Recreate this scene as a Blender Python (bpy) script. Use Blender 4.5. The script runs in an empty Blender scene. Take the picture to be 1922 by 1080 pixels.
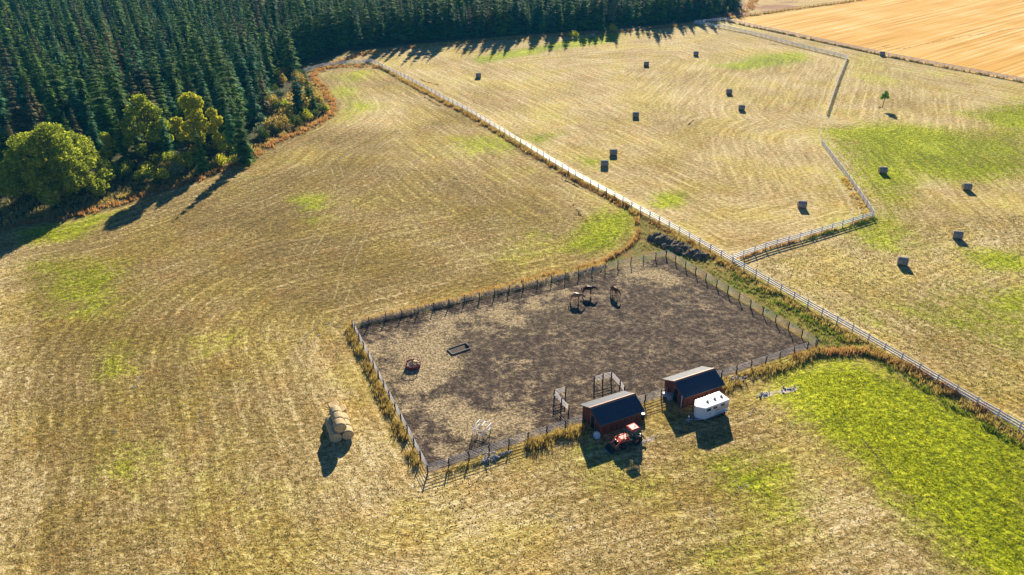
import bpy, bmesh, math, random
import numpy as np
from math import sin, cos, pi, radians as R
from mathutils import Vector, Matrix

random.seed(7)
rng = np.random.default_rng(7)
sc = bpy.context.scene
COL = sc.collection

# ---------------------------------------------------------------- camera, light, exposure
CAM_H, PITCH, FPX = 66.0, R(28.45), 1495.0
cam_d = bpy.data.cameras.new("camera")
cam_d.sensor_width = 36.0
cam_d.lens = 36.0 * FPX / 1922.0
cam_d.clip_start = 0.5
cam_d.clip_end = 20000
cam = bpy.data.objects.new("camera", cam_d)
cam.location = (0, 0, CAM_H)
cam.rotation_euler = (pi / 2 - PITCH, 0, 0)
COL.objects.link(cam)
sc.camera = cam

SUN_EL, SUN_AZ = R(21.5), R(5.7)          # azimuth measured from +Y towards +X
world = bpy.data.worlds.new("World")
sc.world = world
world.use_nodes = True
wt = world.node_tree
bg = wt.nodes["Background"]
sky = wt.nodes.new("ShaderNodeTexSky")
sky.sky_type = 'NISHITA'
sky.sun_disc = False
sky.sun_elevation = SUN_EL
sky.sun_rotation = SUN_AZ
sky.air_density = 0.7
sky.dust_density = 0.0
sky.ozone_density = 8.0
wt.links.new(sky.outputs[0], bg.inputs[0])
bg.inputs[1].default_value = 0.05

sun_d = bpy.data.lights.new("sun", 'SUN')
sun_d.energy = 5.0
sun_d.angle = R(0.5)
sun_d.color = (1.0, 0.90, 0.74)
sun = bpy.data.objects.new("sun", sun_d)
sd = Vector((sin(SUN_AZ) * cos(SUN_EL), cos(SUN_AZ) * cos(SUN_EL), sin(SUN_EL)))
sun.rotation_euler = sd.to_track_quat('Z', 'Y').to_euler()
sun.location = sd * 300
COL.objects.link(sun)

sc.view_settings.view_transform = 'Standard'
sc.view_settings.look = 'None'
sc.view_settings.gamma = 1.0
sc.view_settings.use_curve_mapping = False
sc.view_settings.exposure = 1.25

# ---------------------------------------------------------------- helpers
def G(x, y, h=0.0):
    """photo pixel -> the point of the plane z=h that the survey of the photograph puts there"""
    u, v = (x - 961) / FPX, (y - 540) / FPX
    t = (CAM_H - h) / (sin(PITCH) + v * cos(PITCH))
    return Vector((t * u, t * (cos(PITCH) - v * sin(PITCH)), h))

def tag(o, label=None, cat=None, group=None, kind=None):
    if label: o['label'] = label
    if cat: o['category'] = cat
    if group: o['group'] = group
    if kind: o['kind'] = kind
    return o

def empty(name, loc=(0, 0, 0), rz=0.0):
    o = bpy.data.objects.new(name, None)
    o.empty_display_size = 0.3
    o.location = loc
    o.rotation_euler = (0, 0, rz)
    COL.objects.link(o)
    return o

def link(name, data, parent=None, loc=None, rot=None, scale=None):
    o = bpy.data.objects.new(name, data)
    COL.objects.link(o)
    if parent is not None: o.parent = parent
    if loc is not None: o.location = loc
    if rot is not None: o.rotation_euler = rot
    if scale is not None: o.scale = scale
    return o

def copy_tree(o, parent=None):
    c = o.copy()
    COL.objects.link(c)
    c.parent = parent
    for ch in list(o.children):
        copy_tree(ch, c)
    return c

class MB:
    """collects primitives into one mesh"""
    def __init__(self):
        self.v, self.f, self.s = [], [], []
    def add(self, vs, fs, smooth=False):
        b = len(self.v)
        self.v += [tuple(p) for p in vs]
        self.f += [tuple(b + i for i in q) for q in fs]
        self.s += [smooth] * len(fs)
        return self
    def box(self, c, d, M=None):
        x, y, z = d[0] / 2, d[1] / 2, d[2] / 2
        vs = [Vector((sx * x, sy * y, sz * z)) for sx in (-1, 1) for sy in (-1, 1) for sz in (-1, 1)]
        if M is not None: vs = [M @ p for p in vs]
        c = Vector(c)
        return self.add([p + c for p in vs], [(0, 1, 3, 2), (4, 6, 7, 5), (0, 4, 5, 1), (2, 3, 7, 6), (0, 2, 6, 4), (1, 5, 7, 3)])
    def tube(self, pts, rad, n=8, cap=True):
        pts = [Vector(p) for p in pts]
        if not isinstance(rad, (list, tuple)): rad = [rad] * len(pts)
        vs, fs = [], []
        for i, p in enumerate(pts):
            d = (pts[min(i + 1, len(pts) - 1)] - pts[max(i - 1, 0)]).normalized()
            a = Vector((0, 0, 1)) if abs(d.z) < .9 else Vector((1, 0, 0))
            s = d.cross(a).normalized(); t = d.cross(s)
            for k in range(n):
                an = 2 * pi * k / n
                vs.append(p + (s * cos(an) + t * sin(an)) * rad[i])
        for i in range(len(pts) - 1):
            for k in range(n):
                k2 = (k + 1) % n
                fs.append((i * n + k, i * n + k2, (i + 1) * n + k2, (i + 1) * n + k))
        self.add(vs, fs, True)
        if cap:
            b = len(self.v) - len(vs)
            self.f.append(tuple(b + k for k in range(n))[::-1]); self.s.append(False)
            self.f.append(tuple(b + (len(pts) - 1) * n + k for k in range(n))); self.s.append(False)
        return self
    def lathe(self, prof, n=24, c=(0, 0, 0), M=None):
        vs, fs = [], []
        c = Vector(c)
        for (r, z) in prof:
            for k in range(n):
                a = 2 * pi * k / n
                p = Vector((r * cos(a), r * sin(a), z))
                if M is not None: p = M @ p
                vs.append(p + c)
        for i in range(len(prof) - 1):
            for k in range(n):
                k2 = (k + 1) % n
                fs.append((i * n + k, i * n + k2, (i + 1) * n + k2, (i + 1) * n + k))
        return self.add(vs, fs, True)
    def prism(self, outline, d, M=None):
        """outline [(x,z)...] in the XZ plane extruded along Y by +-d/2"""
        n = len(outline)
        vs = [Vector((x, -d / 2, z)) for x, z in outline] + [Vector((x, d / 2, z)) for x, z in outline]
        if M is not None: vs = [M @ p for p in vs]
        fs = [tuple(range(n)), tuple(range(2 * n - 1, n - 1, -1))]
        fs += [(i, i + n, (i + 1) % n + n, (i + 1) % n) for i in range(n)]
        return self.add(vs, fs)
    def mesh(self, name, mat):
        me = bpy.data.meshes.new(name)
        me.from_pydata(self.v, [], self.f)
        if mat: me.materials.append(mat)
        me.polygons.foreach_set("use_smooth", self.s)
        me.update()
        return me
    def build(self, name, mat, parent=None, **k):
        return link(name, self.mesh(name, mat), parent, **k)

def np_mesh(name, V, F, mat, tint=None, smooth=False):
    """triangle/quad mesh from arrays"""
    me = bpy.data.meshes.new(name)
    V = np.asarray(V, dtype=np.float32); F = np.asarray(F, dtype=np.int32)
    n, k = F.shape
    me.vertices.add(len(V)); me.vertices.foreach_set("co", V.ravel())
    me.loops.add(n * k); me.loops.foreach_set("vertex_index", F.ravel())
    me.polygons.add(n)
    me.polygons.foreach_set("loop_start", np.arange(n, dtype=np.int32) * k)
    me.polygons.foreach_set("use_smooth", np.full(n, smooth))
    if mat: me.materials.append(mat)
    if tint is not None:
        a = me.attributes.new("tint", 'FLOAT', 'POINT')
        a.data.foreach_set("value", np.asarray(tint, dtype=np.float32))
    me.update(calc_edges=True)
    return me

# ---------------------------------------------------------------- material DSL
class NT:
    def __init__(self, name):
        self.m = bpy.data.materials.new(name)
        self.m.use_nodes = True
        self.t = self.m.node_tree
        self.bsdf = self.t.nodes["Principled BSDF"]
        self.out = self.t.nodes["Material Output"]
    def n(self, typ, ins=None, **kw):
        nd = self.t.nodes.new("ShaderNode" + typ)
        for k, v in kw.items(): setattr(nd, k, v)
        for k, v in (ins or {}).items(): self.set(nd.inputs[k], v)
        return nd
    def set(self, sock, v):
        if isinstance(v, bpy.types.NodeSocket): self.t.links.new(v, sock)
        elif isinstance(v, (tuple, list)) and len(v) == 3 and sock.type == 'RGBA': sock.default_value = (*v, 1)
        else: sock.default_value = v
    def math(self, op, a, b=0.0, c=None, clamp=False):
        nd = self.n("Math", {0: a, 1: b}, operation=op, use_clamp=clamp)
        if c is not None: self.set(nd.inputs[2], c)
        return nd.outputs[0]
    def mix(self, f, a, b, blend='MIX'):
        nd = self.n("Mix", data_type='RGBA', blend_type=blend)
        self.set(nd.inputs[0], f); self.set(nd.inputs[6], a); self.set(nd.inputs[7], b)
        return nd.outputs[2]
    def noise(self, vec, scale, detail=3, rough=.55, dist=0.0):
        nd = self.n("TexNoise", {'Scale': scale, 'Detail': detail, 'Roughness': rough, 'Distortion': dist})
        if vec is not None: self.set(nd.inputs['Vector'], vec)
        return nd.outputs['Fac']
    def ss(self, v, lo, hi):
        nd = self.n("MapRange", {0: v, 1: lo, 2: hi}, interpolation_type='SMOOTHSTEP')
        return nd.outputs[0]
    def attr(self, name, typ='GEOMETRY'):
        return self.n("Attribute", attribute_name=name, attribute_type=typ)
    def done(self, color=None, rough=.8, bump=None, bstr=.5, bdist=.05, metal=0.0, spec=.3):
        b = self.bsdf
        if color is not None: self.set(b.inputs['Base Color'], color)
        self.set(b.inputs['Roughness'], rough)
        b.inputs['Metallic'].default_value = metal
        b.inputs['Specular IOR Level'].default_value = spec
        if bump is not None:
            bn = self.n("Bump", {'Strength': bstr, 'Distance': bdist, 'Height': bump})
            self.set(b.inputs['Normal'], bn.outputs[0])
        return self.m

def simple(name, col, rough=.7, var=.25, scale=3.0, metal=0.0, spec=.3, col2=None, bump=.3, bdist=.01):
    t = NT(name)
    pos = t.n("TexCoord").outputs['Object']
    f = t.noise(pos, scale, 5, .65)
    f2 = t.noise(pos, scale * 7, 3, .6)
    dark = tuple(c * (1 - var) for c in col) if col2 is None else col2
    c = t.mix(t.ss(t.math('ADD', t.math('MULTIPLY', f, .7), t.math('MULTIPLY', f2, .3)), .35, .65), col, dark)
    return t.done(c, rough, f2, bump, bdist, metal, spec)

# ---------------------------------------------------------------- the air
def haze():
    m = MB(); m.box((0, 3750, 33.5), (8400, 10900, 69))
    t = NT("haze_air"); t.t.nodes.remove(t.bsdf)
    v = t.n("VolumePrincipled", {'Color': (.06, .50, .95), 'Density': .00011, 'Anisotropy': 0.0})
    t.t.links.new(v.outputs[0], t.out.inputs['Volume'])
    tag(m.build('haze', t.m), kind='stuff')
haze()
# ---------------------------------------------------------------- survey lines (world XY)
def line(pts, h=0.0): return [G(x, y, h).xy for x, y in pts]
MAIN = line([(697.5,111),(775,147.5),(830,177.5),(880,202.5),(955,247.5),(1078.7,321),(1140,353.7),(1209,391),(1273.7,425),(1347.5,466),(1395.5,493.3),(1521,565),(1605.6,612),(1698,665),(1777.5,711.7),(1896.7,780),(1990,834)], 1.35)
MAINW = line([(697.5,111),(652,113.5),(610,118),(568,129.5)], 1.35)
CROSS = line([(1375,478),(1447,453),(1507,436.7),(1571.7,417.5),(1642.5,396)], 1.35)
FWHITE = line([(1642.5,396),(1612,352),(1590,322),(1570,296),(1552,272.5),(1543.7,261)], 1.35)
FDARK = line([(1591,104),(1576,140),(1552.5,207.5)], 1.35)
FFAR = line([(1591,103.5),(1497,81),(1409.7,58),(1362,47.8),(1323,42),(1304.4,39)], 1.35)
FWHEAT = line([(1304.4,39),(1358,32.7),(1409,44),(1477,58),(1560,76),(1640,93),(1665,98.7),(1757.5,116),(1920,146),(2010,163)], 1.35)
FPOST = line([(1358,33),(1395,27),(1424,24),(1495,13),(1560,5),(1610,-2),(1680,-14)], 1.2)
PA, PB, PC, PD = [G(*p).xy for p in ((803,889),(662,616),(1250,481),(1533,651))]
FOREST_EDGE = line([(-150,470),(0,437),(50,421),(100,416),(150,406),(225,384),(300,359),(375,336),(475,298),(517,270),(580,242),(620,220),(630,205),(626,190),(615,172),(590,142),(603,131),(640,126),(680,125),(712,128)])
STRIP_LOW = line([(712,128),(780,167),(880,219),(960,268),(1070,335),(1172,385),(1193,412),(1197,440),(1180,463),(1140,487),(1108,496),(1029,516),(900,549),(780,580),(655,610)])
D_CURVE = line([(1240,775),(1370,740),(1450,697),(1496,681),(1538,669),(1590,665),(1632,669),(1673,686),(1718,703),(1782,740),(1857,779),(1922,820),(2000,868)])
FAR_EDGE = line([(568,131),(600,118),(660,98),(760,86),(870,76),(960,68),(1060,62),(1160,55),(1290,43),(1312,36),(1335,28),(1385,18),(1395,-2)])

def resample(pts, step):
    pts = [Vector(p) for p in pts]
    out = [pts[0].copy()]; need = step; i = 0; a = pts[0].copy()
    while i < len(pts) - 1:
        b = pts[i + 1]; d = (b - a).length
        if d >= need:
            a = a + (b - a) * (need / d); out.append(a.copy()); need = step
        else:
            need -= d; a = b.copy(); i += 1
    if (out[-1] - pts[-1]).length > step * .4: out.append(pts[-1].copy())
    return out

def seg_dist(X, Y, pts):
    d = np.full(X.shape, 1e9)
    for a, b in zip(pts[:-1], pts[1:]):
        ax, ay = a; bx, by = b
        vx, vy = bx - ax, by - ay
        t = np.clip(((X - ax) * vx + (Y - ay) * vy) / (vx * vx + vy * vy + 1e-9), 0, 1)
        d = np.minimum(d, np.hypot(X - ax - t * vx, Y - ay - t * vy))
    return d
def inside(X, Y, poly):
    r = np.zeros(X.shape, bool); n = len(poly)
    for i in range(n):
        x1, y1 = poly[i]; x2, y2 = poly[(i + 1) % n]
        if y1 == y2: continue
        c = ((y1 > Y) != (y2 > Y)) & (X < (x2 - x1) * (Y - y1) / (y2 - y1) + x1)
        r ^= c
    return r
def soft(X, Y, pix, w):
    poly = [G(*p).xy for p in pix]
    d = seg_dist(X, Y, poly + [poly[0]])
    s = np.where(inside(X, Y, poly), d, -d)
    return np.clip(.5 + s / (2 * w), 0, 1)

# ---------------------------------------------------------------- the ground, one grid cut into its surfaces
xs = np.concatenate([[-4000, -1500, -700, -400], np.arange(-290, 291, 1.0), [400, 700, 1500, 4000]])
yl = [44.0]
while yl[-1] < 470: yl.append(yl[-1] + max(.75, yl[-1] / 260))
ys = np.concatenate([[-1500, -400, -60, 0, 25], yl, [520, 600, 800, 1500, 4000, 9000]])
X, Y = np.meshgrid(xs, ys)

shelf = [PA, PB, PC, PD]
west_poly = [Vector((-300, 40))] + [FOREST_EDGE[0]] + FOREST_EDGE[1:-1] + STRIP_LOW + [PB, PA, PD] + D_CURVE[3:] + [Vector((300, 20))]
north_poly = [MAIN[0]] + MAIN[1:10] + CROSS + FWHITE[1:] + FDARK[::-1] + FFAR[1:] + FAR_EDGE[::-1][3:-1]
east_poly = MAIN[10:] + [Vector((320, 150)), FWHEAT[-1]] + FWHEAT[::-1][1:] + FFAR[::-1][1:] + FDARK[1:] + FWHITE[::-1] + CROSS[::-1]
wheat_poly = FWHEAT[1:] + [Vector((420, 420)), Vector((420, 640)), Vector((280, 640))] + line([(1640,-8),(1594,1),(1540,8),(1495,14),(1424,28),(1395,32)])
forest_poly = [Vector((-600, 20)), FOREST_EDGE[0]] + FOREST_EDGE[1:16] + FAR_EDGE + [Vector((120, 700)), Vector((-600, 700))]

D = np.full(X.shape, 1e9)
for L in (MAIN, CROSS, FWHITE, FDARK, FFAR, FWHEAT, FOREST_EDGE, STRIP_LOW, D_CURVE, [PA, PB, PC, PD, PA], FAR_EDGE):
    D = np.minimum(D, seg_dist(X, Y, L))
in_w, in_n, in_e = inside(X, Y, west_poly), inside(X, Y, north_poly), inside(X, Y, east_poly)
in_p, in_wh, in_f = inside(X, Y, shelf), inside(X, Y, wheat_poly), inside(X, Y, forest_poly)
sp = seg_dist(X, Y, [PA, PB, PC, PD, PA]); sp = np.where(in_p, sp, -sp)
dirt = np.clip(.5 + sp / 1.6, 0, 1)
wh_d = seg_dist(X, Y, wheat_poly + [wheat_poly[0]]); wheat = np.clip(.5 + np.where(in_wh, wh_d, -wh_d) / 3, 0, 1)
fo_d = seg_dist(X, Y, forest_poly + [forest_poly[0]]); forest = np.clip(.5 + np.where(in_f, fo_d, -fo_d) / 5, 0, 1)

green = np.zeros(X.shape)
for pix, w, s in [
    ([(1560,800),(1500,715),(1560,680),(1640,690),(1730,720),(1830,775),(1960,850),(2000,1120),(1880,1100),(1760,980),(1650,880)], 7, 1.0),
    ([(1290,850),(1400,850),(1490,880),(1470,960),(1380,960),(1310,920)], 5, .55),
    ([(1250,1000),(1420,980),(1500,1090),(1230,1100)], 5, .35), ([(1080,860),(1300,900),(1260,1000),(1120,960)], 5, .35),
    ([(1120,400),(1180,395),(1192,430),(1175,460),(1110,480),(1050,470),(1080,430)], 4, .7),
    ([(900,420),(1060,400),(1100,470),(960,500)], 8, .3),
    ([(30,500),(120,480),(245,490),(240,560),(180,600),(60,580)], 6, .55), ([(125,545),(180,500),(235,510),(200,560),(150,575)], 3, .6),
    ([(180,650),(230,640),(240,700),(190,710)], 3, .5), ([(100,840),(260,820),(280,900),(180,930)], 5, .35),
    ([(30,430),(140,415),(240,388),(160,450),(40,460)], 3, .55),
    ([(545,370),(600,365),(605,395),(560,400)], 4, .7), ([(560,400),(610,405),(600,425),(550,420)], 4, .5),
    ([(855,260),(960,250),(1000,280),(950,290),(880,280)], 5, .5), ([(595,140),(680,135),(700,200),(640,230),(610,170)], 5, .4),
    ([(880,110),(960,95),(1120,68),(1160,62),(1155,76),(1060,92),(950,110),(900,122)], 4, .85),
    ([(960,255),(1060,250),(1010,272)], 3, .6), ([(1090,295),(1140,300),(1125,320),(1085,312)], 3, .6),
    ([(1230,365),(1300,355),(1290,385),(1240,388)], 3, .7), ([(1350,125),(1420,105),(1500,100),(1510,115),(1440,128),(1380,133)], 6, .8),
    ([(1560,245),(1680,235),(1800,250),(1922,240),(1980,330),(1800,345),(1700,320),(1720,370),(1690,400),(1700,440),(1650,460),(1600,430),(1660,400),(1610,330)], 8, .75),
    ([(1660,260),(1800,250),(1830,300),(1720,320)], 7, 1.0), ([(1640,330),(1710,340),(1720,400),(1690,430),(1640,440)], 6, .5),
    ([(1800,210),(1960,180),(1980,260),(1870,240)], 7, .6),
    ([(1640,570),(1780,545),(1960,545),(1990,680),(1880,690),(1760,640)], 6, .6), ([(1560,570),(1640,570),(1700,640),(1922,760),(1990,800),(1800,720)], 4, .4),
    ([(1800,470),(1922,480),(1922,510),(1850,500)], 4, .6), ([(1590,60),(1700,120),(1800,160),(1700,180),(1590,150)], 10, .25),
    ([(1340,505),(1430,530),(1560,610),(1590,640),(1520,625),(1420,570)], 2, .55),
    ([(1200,440),(1320,470),(1330,500),(1290,500),(1220,465)], 2, .5)]:
    green = np.maximum(green, s * soft(X, Y, pix, w))

pale = np.full(X.shape, .48)
def addp(pix, w, s):
    global pale
    pale += s * soft(X, Y, pix, w)
addp([(-60,480),(22,470),(42,700),(46,1100),(-60,1100)], 2.5, .22)
addp([(46,480),(60,700),(72,1100),(60,1100),(52,700),(38,480)], .8, .2)
addp([(640,880),(900,880),(1000,1000),(900,1100),(500,1100),(600,980)], 8, .25)
addp([(540,640),(640,620),(700,720),(760,860),(640,860),(560,760)], 6, .2)
addp([(620,150),(800,190),(760,260),(640,230)], 8, .2)
addp([(60,600),(280,560),(420,700),(300,800),(100,800)], 10, -.15)
addp([(1500,820),(1640,900),(1700,1060),(1540,1080),(1480,940)], 6, .15)
addp([(300,340),(560,250),(700,420),(860,560),(500,540),(250,460)], 20, -.12)
addp([(900,900),(1300,900),(1400,1080),(700,1090)], 10, .12)
pale += .17 * np.clip((in_n | in_e).astype(float), 0, 1)  # fields past the long fence paled: haze and backlight put into the colour
# the paddock: where the straw lies on the mud
straw = np.full(X.shape, .20)
for pix, w, s in [([(700,630),(900,590),(1060,560),(1110,600),(900,640),(800,700),(720,700)], 5, .45),
                  ([(740,640),(850,630),(860,700),(790,720),(730,700)], 3, .4), ([(690,700),(860,690),(880,800),(800,850),(740,800)], 6, .25),
                  ([(830,770),(960,760),(1000,820),(930,860),(840,850)], 4, .5), ([(1190,500),(1280,500),(1320,530),(1260,550),(1210,530)], 3, .6),
                  ([(860,600),(1060,570),(1240,520),(1180,500),(900,570)], 5, .3), ([(980,640),(1120,700),(1080,800),(940,760)], 8, .15),
                  ([(1000,560),(1200,560),(1500,640),(1400,680),(1100,680)], 8, -.22), ([(1240,490),(1320,520),(1520,640),(1480,650),(1330,560)], 3, -.3),
                  ([(1190,650),(1340,640),(1280,690),(1180,700)], 5, .18)]:
    straw += 1.05 * s * soft(X, Y, pix, w)
moor = np.clip(((Y > 330) & ~in_wh & ~in_f & ~in_n & ~in_e & (X > 60)).astype(float), 0, 1)
verge = np.clip((~(in_w | in_n | in_e | in_p | in_wh | in_f)).astype(float), 0, 1)
bare = np.maximum.reduce([soft(X, Y, p, .5) for p in ([(1422,740),(1450,733),(1448,745),(1425,748)], [(1455,735),(1495,724),(1498,733),(1462,741)], [(1180,835),(1240,812),(1235,822),(1190,842)], [(905,858),(925,852),(938,860),(915,868)])])

# class of every face
xc, yc = (X[:-1, :-1] + X[1:, 1:]) / 2, (Y[:-1, :-1] + Y[1:, 1:]) / 2
cls = np.full(xc.shape, 7)
for k, p in ((4, wheat_poly), (5, forest_poly), (1, west_poly), (2, north_poly), (3, east_poly), (6, shelf)):
    cls[inside(xc, yc, p)] = k
cls[(yc > 330) & (xc > 60) & (cls == 7)] = 8

nxv = len(xs)
co = np.stack([X.ravel(), Y.ravel(), np.zeros(X.size)], 1)
ii, jj = np.meshgrid(np.arange(len(xs) - 1), np.arange(len(ys) - 1))
quad = np.stack([jj * nxv + ii, jj * nxv + ii + 1, (jj + 1) * nxv + ii + 1, (jj + 1) * nxv + ii], -1).reshape(-1, 4)
attrs = {'across': D, 'green': green, 'wheat': wheat, 'dirt': dirt, 'forest': forest, 'pale': pale, 'straw': straw, 'verge': verge, 'moor': moor, 'bare': bare}

def ground_material(name):
    t = NT(name)
    geo = t.n("NewGeometry")
    pos = geo.outputs['Position']
    A = {k: t.attr(k).outputs['Fac'] for k in attrs}
    ac = A['across']
    sep = t.n("SeparateXYZ", {0: pos})
    comb = lambda a, b, c: t.n("CombineXYZ", {0: a, 1: b, 2: c}).outputs[0]
    warp = t.noise(pos, .045, 2, .5)
    acw = t.math('ADD', ac, t.math('MULTIPLY', warp, 1.6))
    x2, y2 = t.math('MULTIPLY', sep.outputs[0], .09), t.math('MULTIPLY', sep.outputs[1], .09)
    swath = t.noise(comb(t.math('MULTIPLY', acw, .85), x2, y2), 1.0, 2, .5)         # mown rows
    fine = t.noise(comb(t.math('MULTIPLY', acw, 3.2), t.math('MULTIPLY', sep.outputs[0], .3), t.math('MULTIPLY', sep.outputs[1], .3)), 1.0, 3, .65)
    big = t.noise(pos, .035, 4, .55)
    mid = t.noise(pos, .35, 4, .65)
    grain = t.noise(pos, 1.15, 5, .74)
    tiny = t.noise(pos, 4.2, 3, .75)
    # long straw streaks lying a little across the view
    mp = t.n("Mapping", {'Vector': pos}); mp.inputs['Rotation'].default_value = (0, 0, R(-14)); mp.inputs['Scale'].default_value = (.75, 1.25, 1)
    chop = t.noise(mp.outputs[0], 1.5, 4, .72)
    rowp = t.math('ABSOLUTE', t.math('SUBTRACT', t.math('FRACT', t.math('MULTIPLY', acw, .30)), .5))
    rows = t.math('MULTIPLY', t.ss(rowp, .36, .48), t.ss(t.noise(pos, .07, 3, .6), .36, .60))
    val = t.math('ADD', t.math('MULTIPLY', swath, .17), t.math('MULTIPLY', fine, .10))
    val = t.math('ADD', val, t.math('MULTIPLY', big, .20))
    val = t.math('ADD', val, t.math('MULTIPLY', grain, .42))
    val = t.math('ADD', val, t.math('MULTIPLY', chop, .46))
    val = t.math('ADD', val, t.math('MULTIPLY', tiny, .40))           # mean ~.83
    v0 = t.math('ADD', val, t.math('MULTIPLY', t.math('SUBTRACT', A['pale'], .38), .30))
    v0 = t.math('ADD', v0, t.math('MULTIPLY', t.math('MULTIPLY', rows, t.ss(grain, .35, .6)), .085))
    r = t.n("ValToRGB", {0: t.n("MapRange", {0: v0, 1: .735, 2: 1.055}).outputs[0]})
    cr = r.color_ramp
    cr.elements[0].position = 0; cr.elements[0].color = (.070, .046, .010, 1)
    cr.elements[1].position = 1; cr.elements[1].color = (.76, .61, .33, 1)
    for p, c in ((.25, (.17, .115, .030, 1)), (.5, (.31, .215, .068, 1)), (.75, (.52, .39, .165, 1))):
        e = cr.elements.new(p); e.color = c
    straw_c = r.outputs[0]
    # hue drift: olive to ochre
    hue = t.noise(pos, .06, 3, .6)
    straw_c = t.mix(t.ss(hue, .42, .62), straw_c, t.mix(1.0, straw_c, (.97, .98, .66), 'MULTIPLY'))
    straw_c = t.mix(t.math('MULTIPLY', t.ss(t.noise(pos, .13, 3, .6), .5, .66), .35), straw_c, t.mix(1.0, straw_c, (1.08, .88, .60), 'MULTIPLY'))
    # green growth
    g = t.n("ValToRGB", {0: t.n("MapRange", {0: val, 1: .72, 2: 1.04}).outputs[0]})
    ce = g.color_ramp
    ce.elements[0].color = (.030, .055, .002, 1); ce.elements[1].color = (.86, .80, .07, 1)
    for p, c in ((.35, (.155, .19, .003, 1)), (.65, (.42, .46, .006, 1))):
        e = ce.elements.new(p); e.color = c
    gm = t.math('ADD', A['green'], t.math('MULTIPLY', t.math('SUBTRACT', t.math('ADD', t.math('MULTIPLY', mid, .5), t.math('MULTIPLY', grain, .5)), .5), 1.5))
    gm = t.math('ADD', gm, t.math('MULTIPLY', t.math('SUBTRACT', big, .5), 1.5))
    base = t.mix(t.ss(gm, .10, .72), straw_c, g.outputs[0])
    # ripe stubble
    wd_ = (G(1804, 10) - G(1510, 77)).normalized()
    wac = t.math('ADD', t.math('MULTIPLY', sep.outputs[0], -wd_.y), t.math('MULTIPLY', sep.outputs[1], wd_.x))
    wal = t.math('ADD', t.math('MULTIPLY', sep.outputs[0], wd_.x), t.math('MULTIPLY', sep.outputs[1], wd_.y))
    ws = t.noise(comb(t.math('MULTIPLY', wac, .55), t.math('MULTIPLY', wal, .01), 0.0), 1.0, 4, .65)
    wr = t.n("ValToRGB", {0: t.n("MapRange", {0: t.math('ADD', t.math('MULTIPLY', ws, .7), t.math('ADD', t.math('MULTIPLY', grain, .15), t.math('MULTIPLY', big, .2))), 1: .37, 2: .68}).outputs[0]})
    we = wr.color_ramp
    we.elements[0].color = (.50, .23, .028, 1); we.elements[1].color = (.92, .68, .34, 1)
    e = we.elements.new(.5); e.color = (.76, .42, .085, 1)
    base = t.mix(A['wheat'], base, wr.outputs[0])
    # trampled mud with straw on it
    mud = t.n("ValToRGB", {0: t.n("MapRange", {0: t.math('ADD', t.math('MULTIPLY', grain, .5), t.math('ADD', t.math('MULTIPLY', tiny, .3), t.math('MULTIPLY', mid, .25))), 1: .40, 2: .66}).outputs[0]})
    me = mud.color_ramp
    me.elements[0].color = (.026, .019, .015, 1); me.elements[1].color = (.40, .30, .185, 1)
    e = me.elements.new(.45); e.color = (.088, .062, .044, 1)
    sm = t.math('ADD', A['straw'], t.math('MULTIPLY', t.math('SUBTRACT', t.math('ADD', t.math('MULTIPLY', grain, .35), t.math('ADD', t.math('MULTIPLY', mid, .5), t.math('MULTIPLY', tiny, .20))), .52), 3.2))
    sm = t.math('ADD', sm, t.math('MULTIPLY', t.math('SUBTRACT', t.noise(pos, .11, 3, .6), .5), 2.2))
    dry = t.mix(t.ss(t.noise(pos, 2.8, 3, .7), .35, .65), (.20, .14, .06), (.62, .48, .28))
    mudc = t.mix(t.ss(sm, .35, .95), mud.outputs[0], dry)
    dm = t.math('ADD', A['dirt'], t.math('MULTIPLY', t.math('SUBTRACT', mid, .5), .5))
    base = t.mix(t.ss(dm, .35, .65), base, mudc)
    # rough verge
    vg = t.mix(t.ss(mid, .4, .6), (.26, .17, .045), (.12, .15, .02))
    base = t.mix(t.math('MULTIPLY', A['verge'], .75), base, vg)
    mo = t.mix(t.ss(t.noise(pos, .05, 4, .6), .42, .6), (.36, .19, .10), (.52, .37, .14))
    base = t.mix(A['moor'], base, mo)
    fl = t.mix(t.ss(mid, .4, .62), (.045, .050, .018), (.12, .10, .035))
    base = t.mix(A['forest'], base, fl)
    base = t.mix(t.ss(t.math('ADD', A['bare'], t.math('MULTIPLY', t.math('SUBTRACT', grain, .5), 1.2)), .4, .7), base, (.62, .53, .44))
    hgt = t.math('ADD', t.math('MULTIPLY', grain, .45), t.math('ADD', t.math('MULTIPLY', tiny, .30), t.math('MULTIPLY', fine, .25)))
    return t.done(base, .95, hgt, 1.0, .42, spec=.06)
M_GROUND = ground_material("field_ground")
for k, nm in {1: 'hay_field', 2: 'hay_field', 3: 'hay_field', 4: 'stubble_field', 5: 'forest_floor', 6: 'paddock_ground', 7: 'ground', 8: 'moorland'}.items():
    F = quad[cls.ravel() == k]
    used, inv = np.unique(F, return_inverse=True)
    me = np_mesh(nm, co[used], inv.reshape(-1, 4), M_GROUND)
    for an, arr in attrs.items():
        a = me.attributes.new(an, 'FLOAT', 'POINT')
        a.data.foreach_set("value", arr.ravel()[used].astype(np.float32))
    tag(link(nm, me), kind='structure')

def sample(arr, P):
    i = np.clip(np.searchsorted(xs, P[:, 0]) - 1, 0, len(xs) - 2); j = np.clip(np.searchsorted(ys, P[:, 1]) - 1, 0, len(ys) - 2)
    return arr[j, i]
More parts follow.
